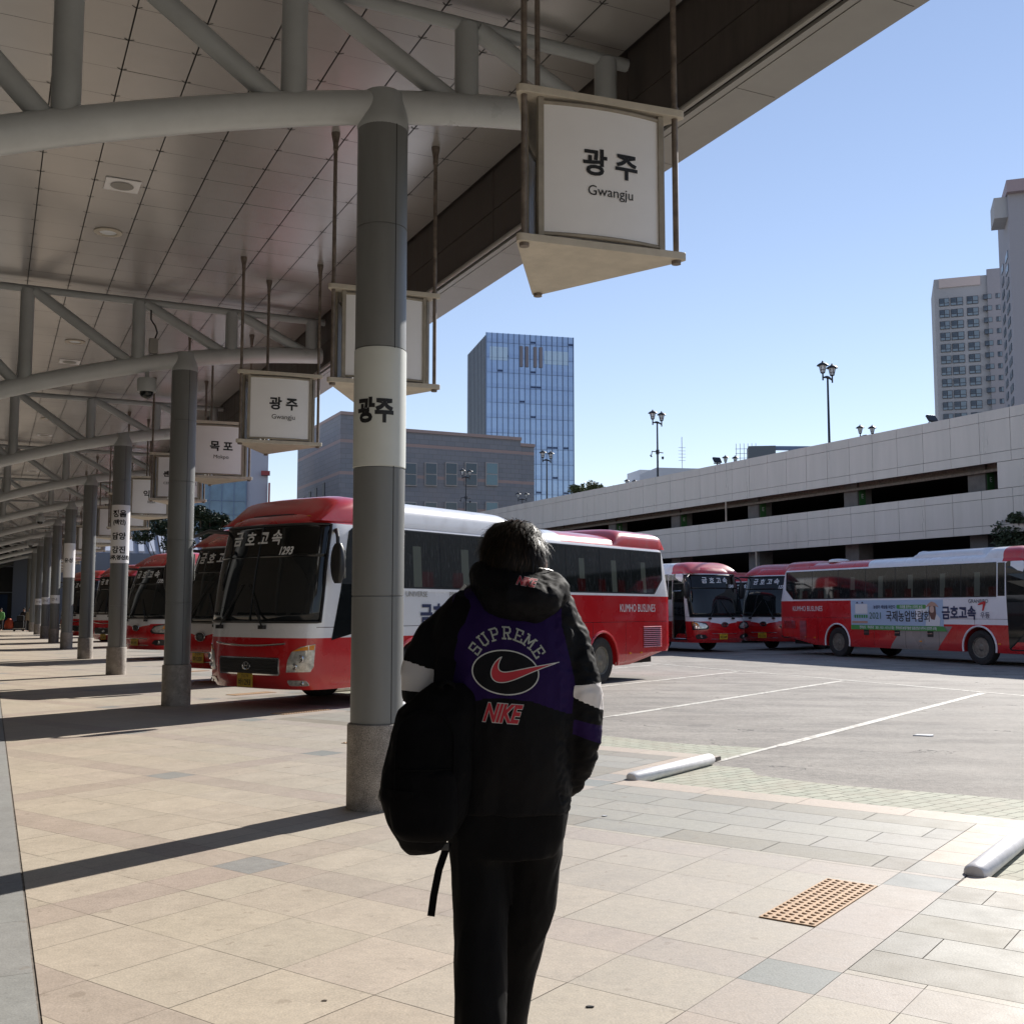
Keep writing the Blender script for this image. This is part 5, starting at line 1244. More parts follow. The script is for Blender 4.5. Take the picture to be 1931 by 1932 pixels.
b = MB(); b.box((14, 10, P2.z + 1.2), (28.6, 23, 2.6)); b.build('crown', mat('crown_pink', (0.33, 0.27, 0.30), 0.7), ap2)
b = MB(); b.box((-1.3, 5, P2.z - 2.5), (2.7, 8, 4.5)); b.build('crown_bracket', M['apt'], ap2)
for fl in range(24):
    b = MB(); b.box((-0.05, 6, P2.z - 12 - fl * 2.9), (0.2, 5, 1.5)); b.build('window', M['apt_glass'], ap2)
for fl in range(24):
    b = MB(); b.box((-0.05, 15, P2.z - 12 - fl * 2.9), (0.2, 4, 1.5)); b.build('window', M['apt_glass'], ap2)
# ------------------------------------------------------------ left glass-fronted hall building
P3_ = at(507, 850, 125); lf = thing('glass_fronted_building', 'white building with a blue glazed front seen under the hanging signs', 'building', (P3_.x, P3_.y, 0), R(14))
M['hall_white'] = mat('hall_white', (0.42, 0.43, 0.50), 0.6); M['hall_glass'] = mat('hall_glass', (0.12, 0.18, 0.25), 0.08, 0.3, var=0.3, vscale=0.4)
zl = P3_.z + 4; wl = 26
b = MB(); b.box((-wl / 2, 8, zl / 2), (wl, 16, zl)); b.build('wall', M['hall_white'], lf)
b = MB(); b.box((-wl / 2 - 0.8, -0.05, zl * 0.34), (wl - 3.2, 0.2, zl * 0.68)); g = b.build('glazing', M['hall_glass'], lf)
b = MB()
for i in range(18): b.box((-2.4 - i * 1.35, -0.2, zl * 0.34), (0.1, 0.12, zl * 0.68))
for k in range(9): b.box((-wl / 2 - 0.8, -0.2, 1.2 + k * 1.6), (wl - 3.2, 0.1, 0.07))
b.build('glazing_bars', M['mullion'], g)
b = MB()
b.box((-wl / 2 - 2, -0.06, zl * 0.76), (wl - 8, 0.15, 1.5)); b.build('strip_window', M['office_glass'], lf)
b = MB(); b.box((-0.3, -0.4, zl * 0.72), (1.0, 0.6, 0.5)); b.box((0.15, -0.4, zl * 0.6), (0.2, 0.6, 3.5)); b.build('red_trim', mat('dull_red', (0.3, 0.05, 0.05), 0.6), lf)
# low striped roof hall between the columns
P4 = at(420, 1012, 95)
st = thing('metal_roof_hall', 'low hall with a pale ribbed metal roof behind the parked coaches', 'building', (P4.x - 6, P4.y, 0), R(20))
b = MB()
for i in range(30): b.box((-10 + i * 0.9, 3, 7.6 + 0.0), (0.45, 9, 0.2), Matrix.Rotation(R(14), 3, 'X'))
b.build('roof_ribs', mat('ribbed_roof', (0.5, 0.52, 0.58), 0.4, 0.3), st)
b = MB(); b.box((3, 3, 3.2), (28, 9, 6.4)); b.build('wall', mat('hall_wall', (0.16, 0.18, 0.22), 0.6), st)
b = MB(); b.box((3, 3, 7.4), (28, 9, 0.1), Matrix.Rotation(R(14), 3, 'X')); b.build('roof_sheet', mat('roof_grey', (0.25, 0.26, 0.3), 0.5), st)
# ------------------------------------------------------------ small far buildings behind the car park
P5 = at(1240, 884, 170); wb_ = thing('white_building', 'small white building with a boxy roof room behind the parapet', 'building', (P5.x, P5.y, 0), R(15))
M['far_white'] = mat('far_white', (0.60, 0.62, 0.66), 0.7)
b = MB(); b.box((-0.5, 3, P5.z - 3.2), (4.6, 5, 3.0)); b.box((0, 3, P5.z - 1.0 - 0.25), (5.8, 5.6, 2.0)); b.build('roof_room', M['far_white'], wb_)
b = MB(); b.box((-4, 4, (P5.z - 4.2) / 2), (14, 10, P5.z - 4.2)); b.build('wall', M['far_white'], wb_)
for x in (-3.0, -1.6, -0.2): b = MB(); b.box((x - 1, -1.05, P5.z - 5.4), (0.9, 0.1, 0.8)); b.build('window', M['office_glass'], wb_)
b = MB(); b.box((2.2, 0.1, P5.z - 1.0), (0.8, 0.1, 0.8)); b.build('window', M['office_glass'], wb_)
P6 = at(1420, 886, 150); wc = thing('white_building', 'low white rooftop with an aerial mast beside the floodlight', 'building', (P6.x - 7, P6.y, 0), R(10))
zq = at(1345, 886, 150).z
b = MB(); b.box((-2, 3, zq / 2), (10, 8, zq)); b.build('wall', M['far_white'], wc)
b = MB(); b.tube([(-3, 0, zq), (-3, 0, zq + 4.5)], 0.05, 6)
for k in range(5): b.box((-3, 0, zq + 1.2 + k * 0.45), (1.0, 0.06, 0.05))
b.build('aerial', M['far_white'], wc)
P7 = at(1405, 845, 140); sc_ = thing('steel_frame', 'dark steel roof frame wrapped in scaffolding beyond the car park', 'structure', (P7.x, P7.y, 0), R(-8))
z7 = P7.z
b = MB(); b.box((2.0, 0, z7 - 2.2), (3.4, 3, 4.4)); b.build('mesh_screen', mat('screen_grey', (0.13, 0.15, 0.17), 0.7), sc_)
b = MB(); b.box((8.5, 0, z7 - 0.25), (15, 0.5, 0.5), Matrix.Rotation(R(1.5), 3, 'Y'))
for x in (5.5, 7.0, 9.5, 12): b.tube([(x, 0, z7 - 0.3), (x + (0.8 if x < 6 else 0), 0, z7 - 4)], 0.1, 6)
b.build('roof_beam', M['mullion'], sc_)
b = MB()
for i in range(6): b.tube([(-1.2 + i * 0.5, -0.5, z7 - 6), (-1.2 + i * 0.5, -0.5, z7 + 0.5)], 0.035, 5)
for k in range(9): b.tube([(-4.5, -0.5, z7 - 5 + k * 0.6), (1.2, -0.5, z7 - 5 + k * 0.6)] if k < 4 else [(-1.3, -0.5, z7 - 5 + k * 0.6), (1.2, -0.5, z7 - 5 + k * 0.6)], 0.03, 5)
b.build('scaffolding', M['alu'], sc_)
# ------------------------------------------------------------ dark far end of the platform
fe = thing('end_hall', 'dark glazed hall closing the far end of the platform', 'building', row(112, 0, 0), R(25.6))
b = MB(); b.box(cn(4, -0.6, 4.5), (13, 8, 9)); b.build('wall', mat('end_dark', (0.02, 0.022, 0.024), 0.3), fe)
b = MB()
for i in range(8): b.box(cn(-0.05, -6.5 + i * 1.7, 3.6), (0.08, 0.1, 7.2))
for z in (3.2, 5.6): b.box(cn(-0.05, -0.6, z), (13, 0.1, 0.08))
b.build('glazing_bars', M['white_steel'], fe)
b = MB(); b.box(cn(-0.2, 2.6, 3.3), (1.3, 0.15, 3.4)); b.build('blue_panel', mat('sign_blue', (0.02, 0.16, 0.5), 0.5), fe)
b = MB(); b.box(cn(-0.2, -2.2, 1.5), (7.5, 0.2, 3.0)); b.build('blue_booth', mat('booth_blue', (0.02, 0.05, 0.11), 0.5), fe)
# ------------------------------------------------------------ trees
M['bark'] = mat('bark', (0.09, 0.07, 0.05), 0.9, var=0.3, vscale=6)
def leaf_mat(name, c):
    m = mat(name, c, 0.6); t = m.node_tree; p = t.nodes['Principled BSDF']; at_ = nd(t, 'ShaderNodeAttribute', attribute_name='tint'); t.links.new(at_.outputs[0], p.inputs['Base Color']); p.inputs['Specular IOR Level'].default_value = 0.3; return m
def tree(name, lb, cat, loc, h, blobs, n, leaf, col, seed, trunk=0.16, group=None):
    rnd = random.Random(seed); t = thing(name, lb, cat, loc, 0, group)
    b = MB(); b.tube([(0, 0, 0), (0.05 * h * 0.2, 0, h * 0.3), (-0.02 * h, 0.02 * h, h * 0.6), (0, 0, h * 0.85)], [trunk, trunk * 0.8, trunk * 0.5, trunk * 0.15], 8)
    for (x, y, z, r_) in blobs:
        b.tube([(0, 0, h * 0.35), (x * 0.5, y * 0.5, (h * 0.35 + z) / 2 + 0.1), (x, y, z)], [trunk * 0.4, trunk * 0.25, trunk * 0.08], 6)
    b.build('trunk', M['bark'], t, smooth=True)
    vs = []; fs = []; cs = []
    for i in range(n):
        x, y, z, r_ = rnd.choice(blobs)
        d = Vector((rnd.gauss(0, 1), rnd.gauss(0, 1), rnd.gauss(0, 1))).normalized() * r_ * (rnd.random() ** 0.4)
        c = Vector((x, y, z)) + Vector((d.x, d.y, d.z * 0.75))
        if noise.noise(c * (1.6 / max(0.6, r_))) < -0.12: continue
        a = Vector((rnd.gauss(0, 1), rnd.gauss(0, 1), rnd.gauss(0, 0.5))).normalized(); bq = a.cross(Vector((rnd.gauss(0, 1), rnd.gauss(0, 1), rnd.gauss(0, 1)))).normalized(); s_ = leaf * rnd.uniform(0.6, 1.3)
        k = len(vs); vs += [c - a * s_, c + bq * s_ * 0.5, c + a * s_, c - bq * s_ * 0.5]; fs.append((k, k + 1, k + 2, k + 3))
        f = rnd.uniform(0.65, 1.35); cs += [(col[0] * f, col[1] * f, col[2] * f, 1)] * 4
    me = D.meshes.new('crown'); me.from_pydata([tuple(v) for v in vs], [], fs); ca = me.color_attributes.new('tint', 'FLOAT_COLOR', 'POINT'); ca.data.foreach_set('color', np.array(cs, dtype=np.float32).ravel())
    me.materials.append(leaf_mat(name + '_leaf', col)); o = D.objects.new('crown', me); C.objects.link(o); o.parent = t; return t
def blobs_rand(seed, n, w_, z0, z1, r0, r1, dep=None):
    rnd = random.Random(seed); return [(rnd.uniform(-w_, w_), rnd.uniform(-(dep or w_), (dep or w_)), rnd.uniform(z0, z1), rnd.uniform(r0, r1)) for _ in range(n)]
P = at(395, 975, 70); tree('pine_tree', 'dark spreading pine tree behind the coach next to 1293', 'tree', (P.x, P.y, ZA), 7.5, blobs_rand(3, 14, 0.95, P.z - 1.2, P.z + 0.35, 0.4, 0.75, 1.0), 13000, 0.10, (0.016, 0.03, 0.012), 3)
P = at(322, 985, 76); tree('pine_tree', 'dark pine tree seen just left of the second column', 'tree', (P.x, P.y, ZA), 7.5, blobs_rand(5, 12, 1.8, P.z - 1.5, P.z + 0.6, 0.45, 0.9, 1.2), 12000, 0.10, (0.016, 0.03, 0.012), 5)
P = at(1925, 1003, 43); tree('broadleaf_tree', 'leafy tree above the coach roof at the right edge', 'tree', (P.x + 1.0, P.y, ZA), 5.6, blobs_rand(8, 16, 1.7, P.z - 0.8, P.z + 0.5, 0.3, 0.7, 1.0), 7000, 0.085, (0.045, 0.06, 0.03), 8, trunk=0.12)
for i, (x, y, Y) in enumerate(((1105, 925, 150), (1125, 922, 155), (1145, 926, 160))):
    P = at(x, y, Y); tree('broadleaf_tree', ['olive green treetop just right of the glass tower', 'olive green treetop in the middle of the group beyond the parapet', 'rightmost olive green treetop of the group beyond the parapet'][i], 'tree', (P.x, P.y, ZA), P.z, blobs_rand(20 + i, 9, 2.2, P.z - 3, P.z + 0.3, 0.6, 1.3, 1.5), 3500, 0.2, (0.09, 0.11, 0.045), 20 + i, trunk=0.25, group='treetops beyond the car park')
#@@PERSON
# ============================================================ PEOPLE
YP = 3.0; KX = YP / F
def px(x, y, d=0.0):      # measured point on the walker, d metres beyond (+) or before (-) the body plane
    return at(x, y, YP + d) if d == 0 else Vector((at(x, y, YP).x, YP + d, at(x, y, YP).z))
def ell_ring(c, hw, hd, n=28, e=2.3, tilt=0.0):
    out = []
    for j in range(n):
        a = 2 * math.pi * j / n; x = math.copysign(abs(math.cos(a)) ** (2 / e), math.cos(a)) * hw; y = math.copysign(abs(math.sin(a)) ** (2 / e), math.sin(a)) * hd
        out.append(Vector((c.x + x, c.y + y, c.z + tilt * x)))
    return out
def tube_e(b, pts, rs, n=20):
    b.tube(pts, rs, n)
def remeshed(b, name, m, parent, voxel, smooth_it=4, disp=None):
    o = b.build('tmp', m); md = o.modifiers.new('r', 'REMESH'); md.mode = 'VOXEL'; md.voxel_size = voxel; md.use_smooth_shade = True
    sm = o.modifiers.new('s', 'SMOOTH'); sm.iterations = smooth_it; sm.factor = 0.6
    dg = bpy.context.evaluated_depsgraph_get(); me = D.meshes.new_from_object(o.evaluated_get(dg)); me.name = name; D.objects.remove(o)
    if disp:
        no = [v.normal.copy() for v in me.vertices]
        for v, n_ in zip(me.vertices, no): v.co += n_ * disp(v.co)
    me.polygons.foreach_set('use_smooth', [True] * len(me.polygons)); me.materials.clear(); me.materials.append(m); me.update()
    o = D.objects.new(name, me); C.objects.link(o); o.parent = parent; return o
M['skin'] = mat('skin', (0.45, 0.27, 0.20), 0.5, var=0.08, vscale=20)
M['trouser'] = mat('black_trousers', (0.0035, 0.0035, 0.004), 0.8, spec=0.10, var=0.2, vscale=6, bump=0.25, bscale=9, stretch=(1, 1, 0.35))
M['bagcloth'] = mat('black_bag_cloth', (0.0025, 0.0025, 0.003), 0.85, spec=0.08, var=0.3, vscale=9, bump=0.3, bscale=12)
M['hair'] = mat('dark_hair', (0.009, 0.006, 0.004), 0.5, spec=0.16)
walker = thing('person', 'person seen from behind in a black and purple hooded jacket and wide black trousers', 'person', (0, 0, 0))
walk_bag = None
# --- body: one continuous skin (head, neck, trunk, arms, legs, hands)
b = MB()
hc = px(968, 1042, 0.07)
b.loft([ell_ring(Vector((hc.x, hc.y + dy, hc.z + dz)), w_, d_, 24) for dz, w_, d_, dy in ((-0.125, 0.03, 0.035, 0.03), (-0.115, 0.05, 0.06, 0.02), (-0.085, 0.062, 0.082, 0.01), (-0.05, 0.070, 0.092, 0), (0, 0.074, 0.096, 0), (0.04, 0.071, 0.092, 0), (0.075, 0.055, 0.072, 0), (0.092, 0.025, 0.035, 0))])
b.tube([hc + Vector((0, 0.01, -0.06)), hc + Vector((0, 0.0, -0.2)), hc + Vector((0, -0.01, -0.26))], [0.058, 0.058, 0.075], 20)
for sx_ in (-1, 1):     # ears
    b.loft([ell_ring(hc + Vector((sx_ * (0.074 + 0.006 * k), 0.0, -0.035)), 0.008, 0.014 + 0.004 * k, 12) for k in (0, 1)])
    b.tube([hc + Vector((sx_ * 0.078, 0.004, -0.065)), hc + Vector((sx_ * 0.086, -0.004, -0.035)), hc + Vector((sx_ * 0.083, -0.002, -0.008))], [0.008, 0.013, 0.009], 10)
b.tube([hc + Vector((0, 0.088, 0.0)), hc + Vector((0, 0.108, -0.03)), hc + Vector((0, 0.090, -0.045))], [0.010, 0.016, 0.012], 10)   # nose
b.tube([hc + Vector((-0.022, 0.088, -0.072)), hc + Vector((0, 0.096, -0.070)), hc + Vector((0.022, 0.088, -0.072))], 0.008, 8)
b.loft([ell_ring(px(955, y, 0.12), w_ * KX, d_) for y, w_, d_ in ((1140, 60, 0.09), (1175, 100, 0.11), (1230, 105, 0.12), (1330, 95, 0.11), (1430, 92, 0.11), (1520, 98, 0.12), (1580, 95, 0.12))])
RS = [px(1065, 1190, 0.1), px(1092, 1345, 0.08), px(1068, 1462, 0.15), px(1042, 1500, 0.14)]
LS = [px(835, 1185, 0.1), px(795, 1310, 0.12), px(850, 1330, 0.34), px(878, 1245, 0.40)]
b.tube(RS, [0.052, 0.042, 0.03, 0.028], 14); b.tube(LS, [0.052, 0.042, 0.03, 0.028], 14)
for end, dirv, sd_ in ((RS[3], Vector((-0.1, 0.25, -0.95)).normalized(), 1), (LS[3], Vector((0.15, 0.1, 0.98)).normalized(), -1)):   # hands: palm, four fingers, thumb
    side = Vector((0, 1, 0)) if abs(dirv.y) < 0.5 else Vector((1, 0, 0))
    side = (side - dirv * side.dot(dirv)).normalized(); nrm = dirv.cross(side)
    b.loft([[end + dirv * l + side * (math.cos(2 * math.pi * j / 12) * w_) + nrm * (math.sin(2 * math.pi * j / 12) * 0.014) for j in range(12)] for l, w_ in ((-0.01, 0.026), (0.03, 0.038), (0.08, 0.04), (0.092, 0.036))])
    for k, ln in enumerate((0.066, 0.076, 0.070, 0.054)):
        p0 = end + dirv * 0.085 + side * (0.030 - 0.02 * k); b.tube([p0, p0 + dirv * ln * 0.5 + nrm * 0.012, p0 + dirv * ln * 0.75 + nrm * 0.035], [0.0095, 0.009, 0.007], 8)
    p0 = end + dirv * 0.03 + side * 0.034; b.tube([p0, p0 + dirv * 0.035 + side * 0.025 + nrm * 0.01, p0 + dirv * 0.062 + side * 0.022 + nrm * 0.03], [0.013, 0.011, 0.008], 8)
def leg_pts(lr):
    if lr == 'L': return [px(905, 1560, 0.12), px(902, 1760, 0.09), px(906, 1940, 0.02), px(908, 2130, -0.05), px(908, 2190, -0.06)]
    return [px(1005, 1560, 0.12), px(992, 1720, 0.20), px(972, 1850, 0.27), px(960, 2000, 0.34), px(955, 2150, 0.40)]
for lr in 'LR': b.tube(leg_pts(lr), [0.085, 0.062, 0.05, 0.038, 0.036], 16)
remeshed(b, 'body', M['skin'], walker, 0.0065, 2)
# eyes
for sx_ in (-1, 1):
    e = MB(); e.lathe([(0.001, 0.0), (0.009, 0.003), (0.011, 0.008), (0.009, 0.013), (0.001, 0.016)], 14, hc + Vector((sx_ * 0.031, 0.076, 0.0)), axis='Y'); e.build('eye', M['ink_white'], walker, smooth=True)
    e = MB(); e.lathe([(0.005, 0.0155), (0.001, 0.0175)], 12, hc + Vector((sx_ * 0.031, 0.076, 0.0)), axis='Y'); e.build('iris', M['ink'], walker, smooth=True)
# --- trousers
def fold(scale, amp, st=(1, 1, 0.3), seed=0.0, ridge=False):
    def f(co):
        q = Vector((co.x * st[0] + seed, co.y * st[1], co.z * st[2])) * scale
        a = noise.noise(q) + 0.5 * noise.noise(q * 2.1)
        if ridge: a = 0.6 - abs(a) * 1.6
        return a * amp
    return f
b = MB()
Lh = [(1500, 905, 58, 0.13, 0.12), (1560, 905, 62, 0.13, 0.12), (1640, 902, 57, 0.11, 0.11), (1750, 903, 53, 0.10, 0.09), (1850, 905, 50, 0.09, 0.05), (1935, 908, 48, 0.085, 0.02), (2050, 910, 46, 0.08, -0.02), (2185, 912, 45, 0.075, -0.05)]
Rh = [(1500, 1015, 60, 0.13, 0.12), (1560, 1012, 60, 0.13, 0.13), (1640, 1006, 59, 0.11, 0.17), (1750, 998, 53, 0.10, 0.22), (1850, 982, 45, 0.09, 0.27), (1900, 972, 41, 0.085, 0.30), (2000, 958, 36, 0.08, 0.34), (2150, 950, 36, 0.075, 0.40)]
for Q in (Lh, Rh): b.loft([ell_ring(px(x, y, d), hw * KX, hd, 28, 2.1) for y, x, hw, hd, d in Q])
b.loft([ell_ring(px(955, y, 0.12), w_ * KX, 0.14, 28, 2.4) for y, w_ in ((1460, 112), (1530, 117), (1590, 112), (1625, 95))])
remeshed(b, 'trousers', M['trouser'], walker, 0.008, 6, lambda co: fold(9, 0.008)(co) + fold(14, 0.004, (1, 1, 0.4), 3.0, True)(co))
for lr in 'LR':
    p = leg_pts(lr)[-1]; b = MB(); hx = p.x; yy = p.y
    rings = []
    for k in range(9):
        f = k / 8; y = yy - 0.09 + 0.30 * f; w_ = 0.045 * (1 - 0.25 * abs(f - 0.55)) * (0.75 if k in (0, 8) else 1); h_ = 0.10 - 0.05 * f if k < 8 else 0.035
        rings.append([Vector((hx + math.cos(a) * w_, y, 0.012 + (h_ / 2) * (1 + math.sin(a)))) for a in [2 * math.pi * j / 16 for j in range(16)]])
    b.loft(rings); b.build('shoe', M['bagcloth'], walker, smooth=True)
# --- jacket with hood
def jacket_mat():
    m = mat('jacket_cloth', (0.009, 0.009, 0.011), 0.72, spec=0.12, bump=0.2, bscale=11); t = m.node_tree; p = t.nodes['Principled BSDF']
    pu = N(t, nd(t, 'ShaderNodeAttribute', attribute_name='purple').outputs['Fac']); wh = N(t, nd(t, 'ShaderNodeAttribute', attribute_name='pale').outputs['Fac'])
    col = mixc(t, pu.gt(0.0), (0.0035, 0.0035, 0.0045), (0.013, 0.004, 0.045)); col = mixc(t, wh.gt(0.0), col, (0.60, 0.57, 0.56)); t.links.new(col, p.inputs['Base Color']); return m
M['jacket'] = jacket_mat()
b = MB()
TQ = [(1085, 972, 60, 0.07, 0.10), (1104, 968, 90, 0.10, 0.10), (1128, 960, 122, 0.12, 0.10), (1158, 952, 141, 0.135, 0.10), (1200, 950, 142, 0.15, 0.10), (1280, 953, 135, 0.165, 0.10), (1370, 955, 132, 0.17, 0.10), (1450, 956, 124, 0.165, 0.11), (1510, 958, 116, 0.155, 0.12), (1540, 960, 112, 0.15, 0.12)]
b.loft([ell_ring(px(x, y, d), hw * KX, hd, 36, 2.5) for y, x, hw, hd, d in TQ])
SL_R = [(1038, 1150, 36), (1050, 1175, 46), (1066, 1210, 50), (1080, 1260, 50), (1091, 1310, 50), (1093, 1355, 47), (1098, 1400, 38), (1095, 1440, 34), (1084, 1480, 27), (1070, 1512, 20)]
dR = [0.10, 0.10, 0.10, 0.09, 0.08, 0.08, 0.09, 0.11, 0.14, 0.17]
b.tube([px(x, y, d) for (x, y, r_), d in zip(SL_R, dR)], [r_ * KX for x, y, r_ in SL_R], 24)
SL_L = [(866, 1150, 34), (850, 1175, 44), (828, 1210, 50), (808, 1250, 50), (793, 1285, 46), (790, 1312, 38), (800, 1330, 26)]
b.tube([px(x, y, d) for (x, y, r_), d in zip(SL_L, [0.10, 0.10, 0.10, 0.09, 0.08, 0.08, 0.12])] + [px(830, 1318, 0.24), px(868, 1262, 0.37)], [r_ * KX for x, y, r_ in SL_L] + [0.042, 0.034], 24)
def jfold(co):
    a = fold(9, 0.008, (1, 1, 0.45))(co) + fold(16, 0.003, (1, 1, 0.6), 5.0, True)(co)
    if co.x > px(1050, 1200).x: a += fold(24, 0.007, (0.6, 1, 1.4), 3.0, True)(co) * 0.8
    return a
jk = remeshed(b, 'jacket', M['jacket'], walker, 0.0065, 5, jfold)
def inv(co):       # back to measured picture coordinates (on the walker's plane)
    d = Vector((co.x, co.y, co.z - H)); fy = d.y * math.cos(PIT) + d.z * math.sin(PIT); uy = -d.y * math.sin(PIT) + d.z * math.cos(PIT)
    return d.x / fy * F, uy / fy * F
ZM = lambda y: px(965, y).z
XM = lambda x: px(x, 1150).x
me = jk.data; pu = me.attributes.new('purple', 'FLOAT', 'POINT'); pa = me.attributes.new('pale', 'FLOAT', 'POINT'); pv = []; wv = []
def seg(p, a, c):
    return (p - a).dot(c - a) / (c - a).length_squared
for v in me.vertices:
    x = v.co.x / KX + 965.5; y = 1150 - (v.co.z - H) / KX; back = v.co.y < YP + 0.12
    hem = float(np.interp(x, [836, 853, 914, 950, 1004, 1076, 1090], [1336, 1330, 1312, 1310, 1317, 1344, 1350]))
    lft = float(np.interp(y, [1148, 1211, 1291, 1330], [853, 843, 836, 853])); rgt = float(np.interp(y, [1180, 1238, 1291, 1344], [1058, 1073, 1084, 1077]))
    body = min(x - lft, rgt - x, hem - y, y - 1110, 60 if back else -1)
    sl = min(y - (1354 + (x - 1081) * 0.28), (1383 + (x - 1081) * 0.38) - y) if x > 1080 and y > 1340 else -1
    pv.append(max(body, sl) * KX)
    w1 = min(x - 1081, y - (1292 - (x - 1082) * 0.06), (1315 + (x - 1085) * 0.46) - y) if x > 1081 else -1
    w2 = min(818 - x, y - (1246 + (x - 760) * 0.30), (1302 + (x - 760) * 0.06) - y) if x < 818 else -1
    wv.append(max(w1, w2) * KX)
pu.data.foreach_set('value', pv); pa.data.foreach_set('value', wv)
# hood: thick soft roll round the neck, hanging on the back
b = MB(); rings = []
hx0 = px(975, 1120)
prof = [(1068, 968, 62, 0.075, 0.075), (1074, 972, 80, 0.10, 0.07), (1092, 980, 92, 0.125, 0.05), (1115, 982, 93, 0.14, 0.03), (1138, 980, 86, 0.135, 0.02), (1158, 976, 70, 0.115, 0.02), (1172, 972, 46, 0.08, 0.03), (1178, 970, 20, 0.05, 0.04)]
b.loft([ell_ring(px(x, y, d), hw * KX, hd, 32, 2.2, tilt=-0.12) for y, x, hw, hd, d in prof])
def hfold(co): return fold(12, 0.013, (1, 1, 0.7), 9.0)(co) + fold(30, 0.003, (1, 1, 1.3), 4, True)(co)
hood = remeshed(b, 'hood', M['jacket'], walker, 0.0065, 5, hfold)
for nm in ('purple', 'pale'): a_ = hood.data.attributes.new(nm, 'FLOAT', 'POINT'); a_.data.foreach_set('value', [-1.0] * len(hood.data.vertices))
# pale piping along the hood rim
b = MB(); pts = []
for k in range(25):
    a = math.pi + math.pi * k / 24; c = px(968, 1072, 0.072); pts.append(Vector((c.x + 0.004 + math.cos(a) * 0.108, c.y + math.sin(a) * 0.098, c.z + 0.004 - 0.010 * abs(math.cos(a)) ** 2)))
b.tube(pts, 0.0022, 6); b.build('hood_piping', M['soffit'], walker, smooth=True)
# --- embroidery laid on the cloth
def bvh_of(o): return BVHTree.FromPolygons([v.co.copy() for v in o.data.vertices], [tuple(p.vertices) for p in o.data.polygons])
tj, th_ = bvh_of(jk), bvh_of(hood)
def decal(vs, fs, name, m, tree_, lift, sub=0.012):
    """vs given in measured picture coordinates; laid onto the cloth from behind"""
    bm = bmesh.new(); q = [bm.verts.new((XM(x), 0, 1.6 + (1150 - y) * KX)) for x, y in vs]
    for f in fs:
        try: bm.faces.new([q[i] for i in f])
        except ValueError: pass
    for ax in ((1, 0, 0), (0, 0, 1)):
        co = [v.co.x if ax[0] else v.co.z for v in bm.verts]; k = min(co) + sub
        while k < max(co):
            bmesh.ops.bisect_plane(bm, geom=bm.verts[:] + bm.edges[:] + bm.faces[:], plane_co=(k * ax[0], 0, k * ax[2]), plane_no=ax); k += sub
    for v in bm.verts:
        r_ = tree_.ray_cast(Vector((v.co.x, 1.0, v.co.z)), Vector((0, 1, 0)))
        v.co.y = (r_[0].y if r_[0] else YP) - lift
    for f in bm.faces:
        if f.normal.y > 0: f.normal_flip()
    me = D.meshes.new(name); bm.to_mesh(me); bm.free(); me.materials.append(m); me.polygons.foreach_set('use_smooth', [True] * len(me.polygons))
    o = D.objects.new(name, me); C.objects.link(o); o.parent = jk if tree_ is tj else hood; return o
M['thread_grey'] = mat('grey_thread', (0.30, 0.32, 0.29), 0.8, speck=0.25, sscale=400); M['thread_red'] = mat('red_thread', (0.36, 0.012, 0.025), 0.7); M['thread_white'] = mat('white_thread', (0.45, 0.46, 0.45), 0.7); M['jk_black'] = mat('black_patch', (0.003, 0.003, 0.005), 0.6, spec=0.15)
def poly_of(pts): return pts, [tuple(range(len(pts)))]
def stroke(pts, w_, closed=True):
    n = len(pts); o1 = []; o2 = []
    for i in range(n):
        p = Vector(pts[i]); a = Vector(pts[(i - 1) % n]); c = Vector(pts[(i + 1) % n]); t_ = (c - a).normalized(); nn = Vector((-t_.y, t_.x)); o1.append(tuple(p + nn * w_)); o2.append(tuple(p - nn * w_))
    return o1 + o2, [(i, (i + 1) % n, n + (i + 1) % n, n + i) for i in range(n)]
EC = (953.5, 1264.5)
ell = [(EC[0] + 61 * math.cos(a), EC[1] + 40 * math.sin(a) + 3.5 * math.cos(a)) for a in [2 * math.pi * k / 48 for k in range(48)]]
decal(*poly_of(ell), 'oval_patch', M['jk_black'], tj, 0.0015)
decal(*stroke(ell, 1.1), 'oval_outline', M['thread_white'], tj, 0.0022)
def crop6(x, y): return 766.3 + 0.26457 * x, 894 + 0.26457 * y
sw = [crop6(*q) for q in ((683, 1291), (655, 1345), (660, 1385), (690, 1400), (740, 1395), (850, 1370), (1085, 1334), (960, 1372), (860, 1412), (760, 1455), (690, 1472), (640, 1466), (612, 1440), (604, 1400), (615, 1360), (645, 1315))]
def smooth_poly(p, it=1, keep=(0, 6)):
    for _ in range(it):
        q = []
        for i in range(len(p)):
            a, c = Vector(p[i]), Vector(p[(i + 1) % len(p)]); q += [tuple(a), tuple((a + c) / 2)]
        n = len(q); keep = tuple(k * 2 for k in keep)
        p = [q[i] if i in keep else tuple(Vector(q[i - 1]) * 0.25 + Vector(q[i]) * 0.5 + Vector(q[(i + 1) % n]) * 0.25) for i in range(n)]
    return p
sw = smooth_poly(sw, 2)
decal(*poly_of(sw), 'tick_mark', M['thread_red'], tj, 0.0032)
decal(*stroke(sw, 0.8), 'tick_outline', M['thread_white'], tj, 0.0038)
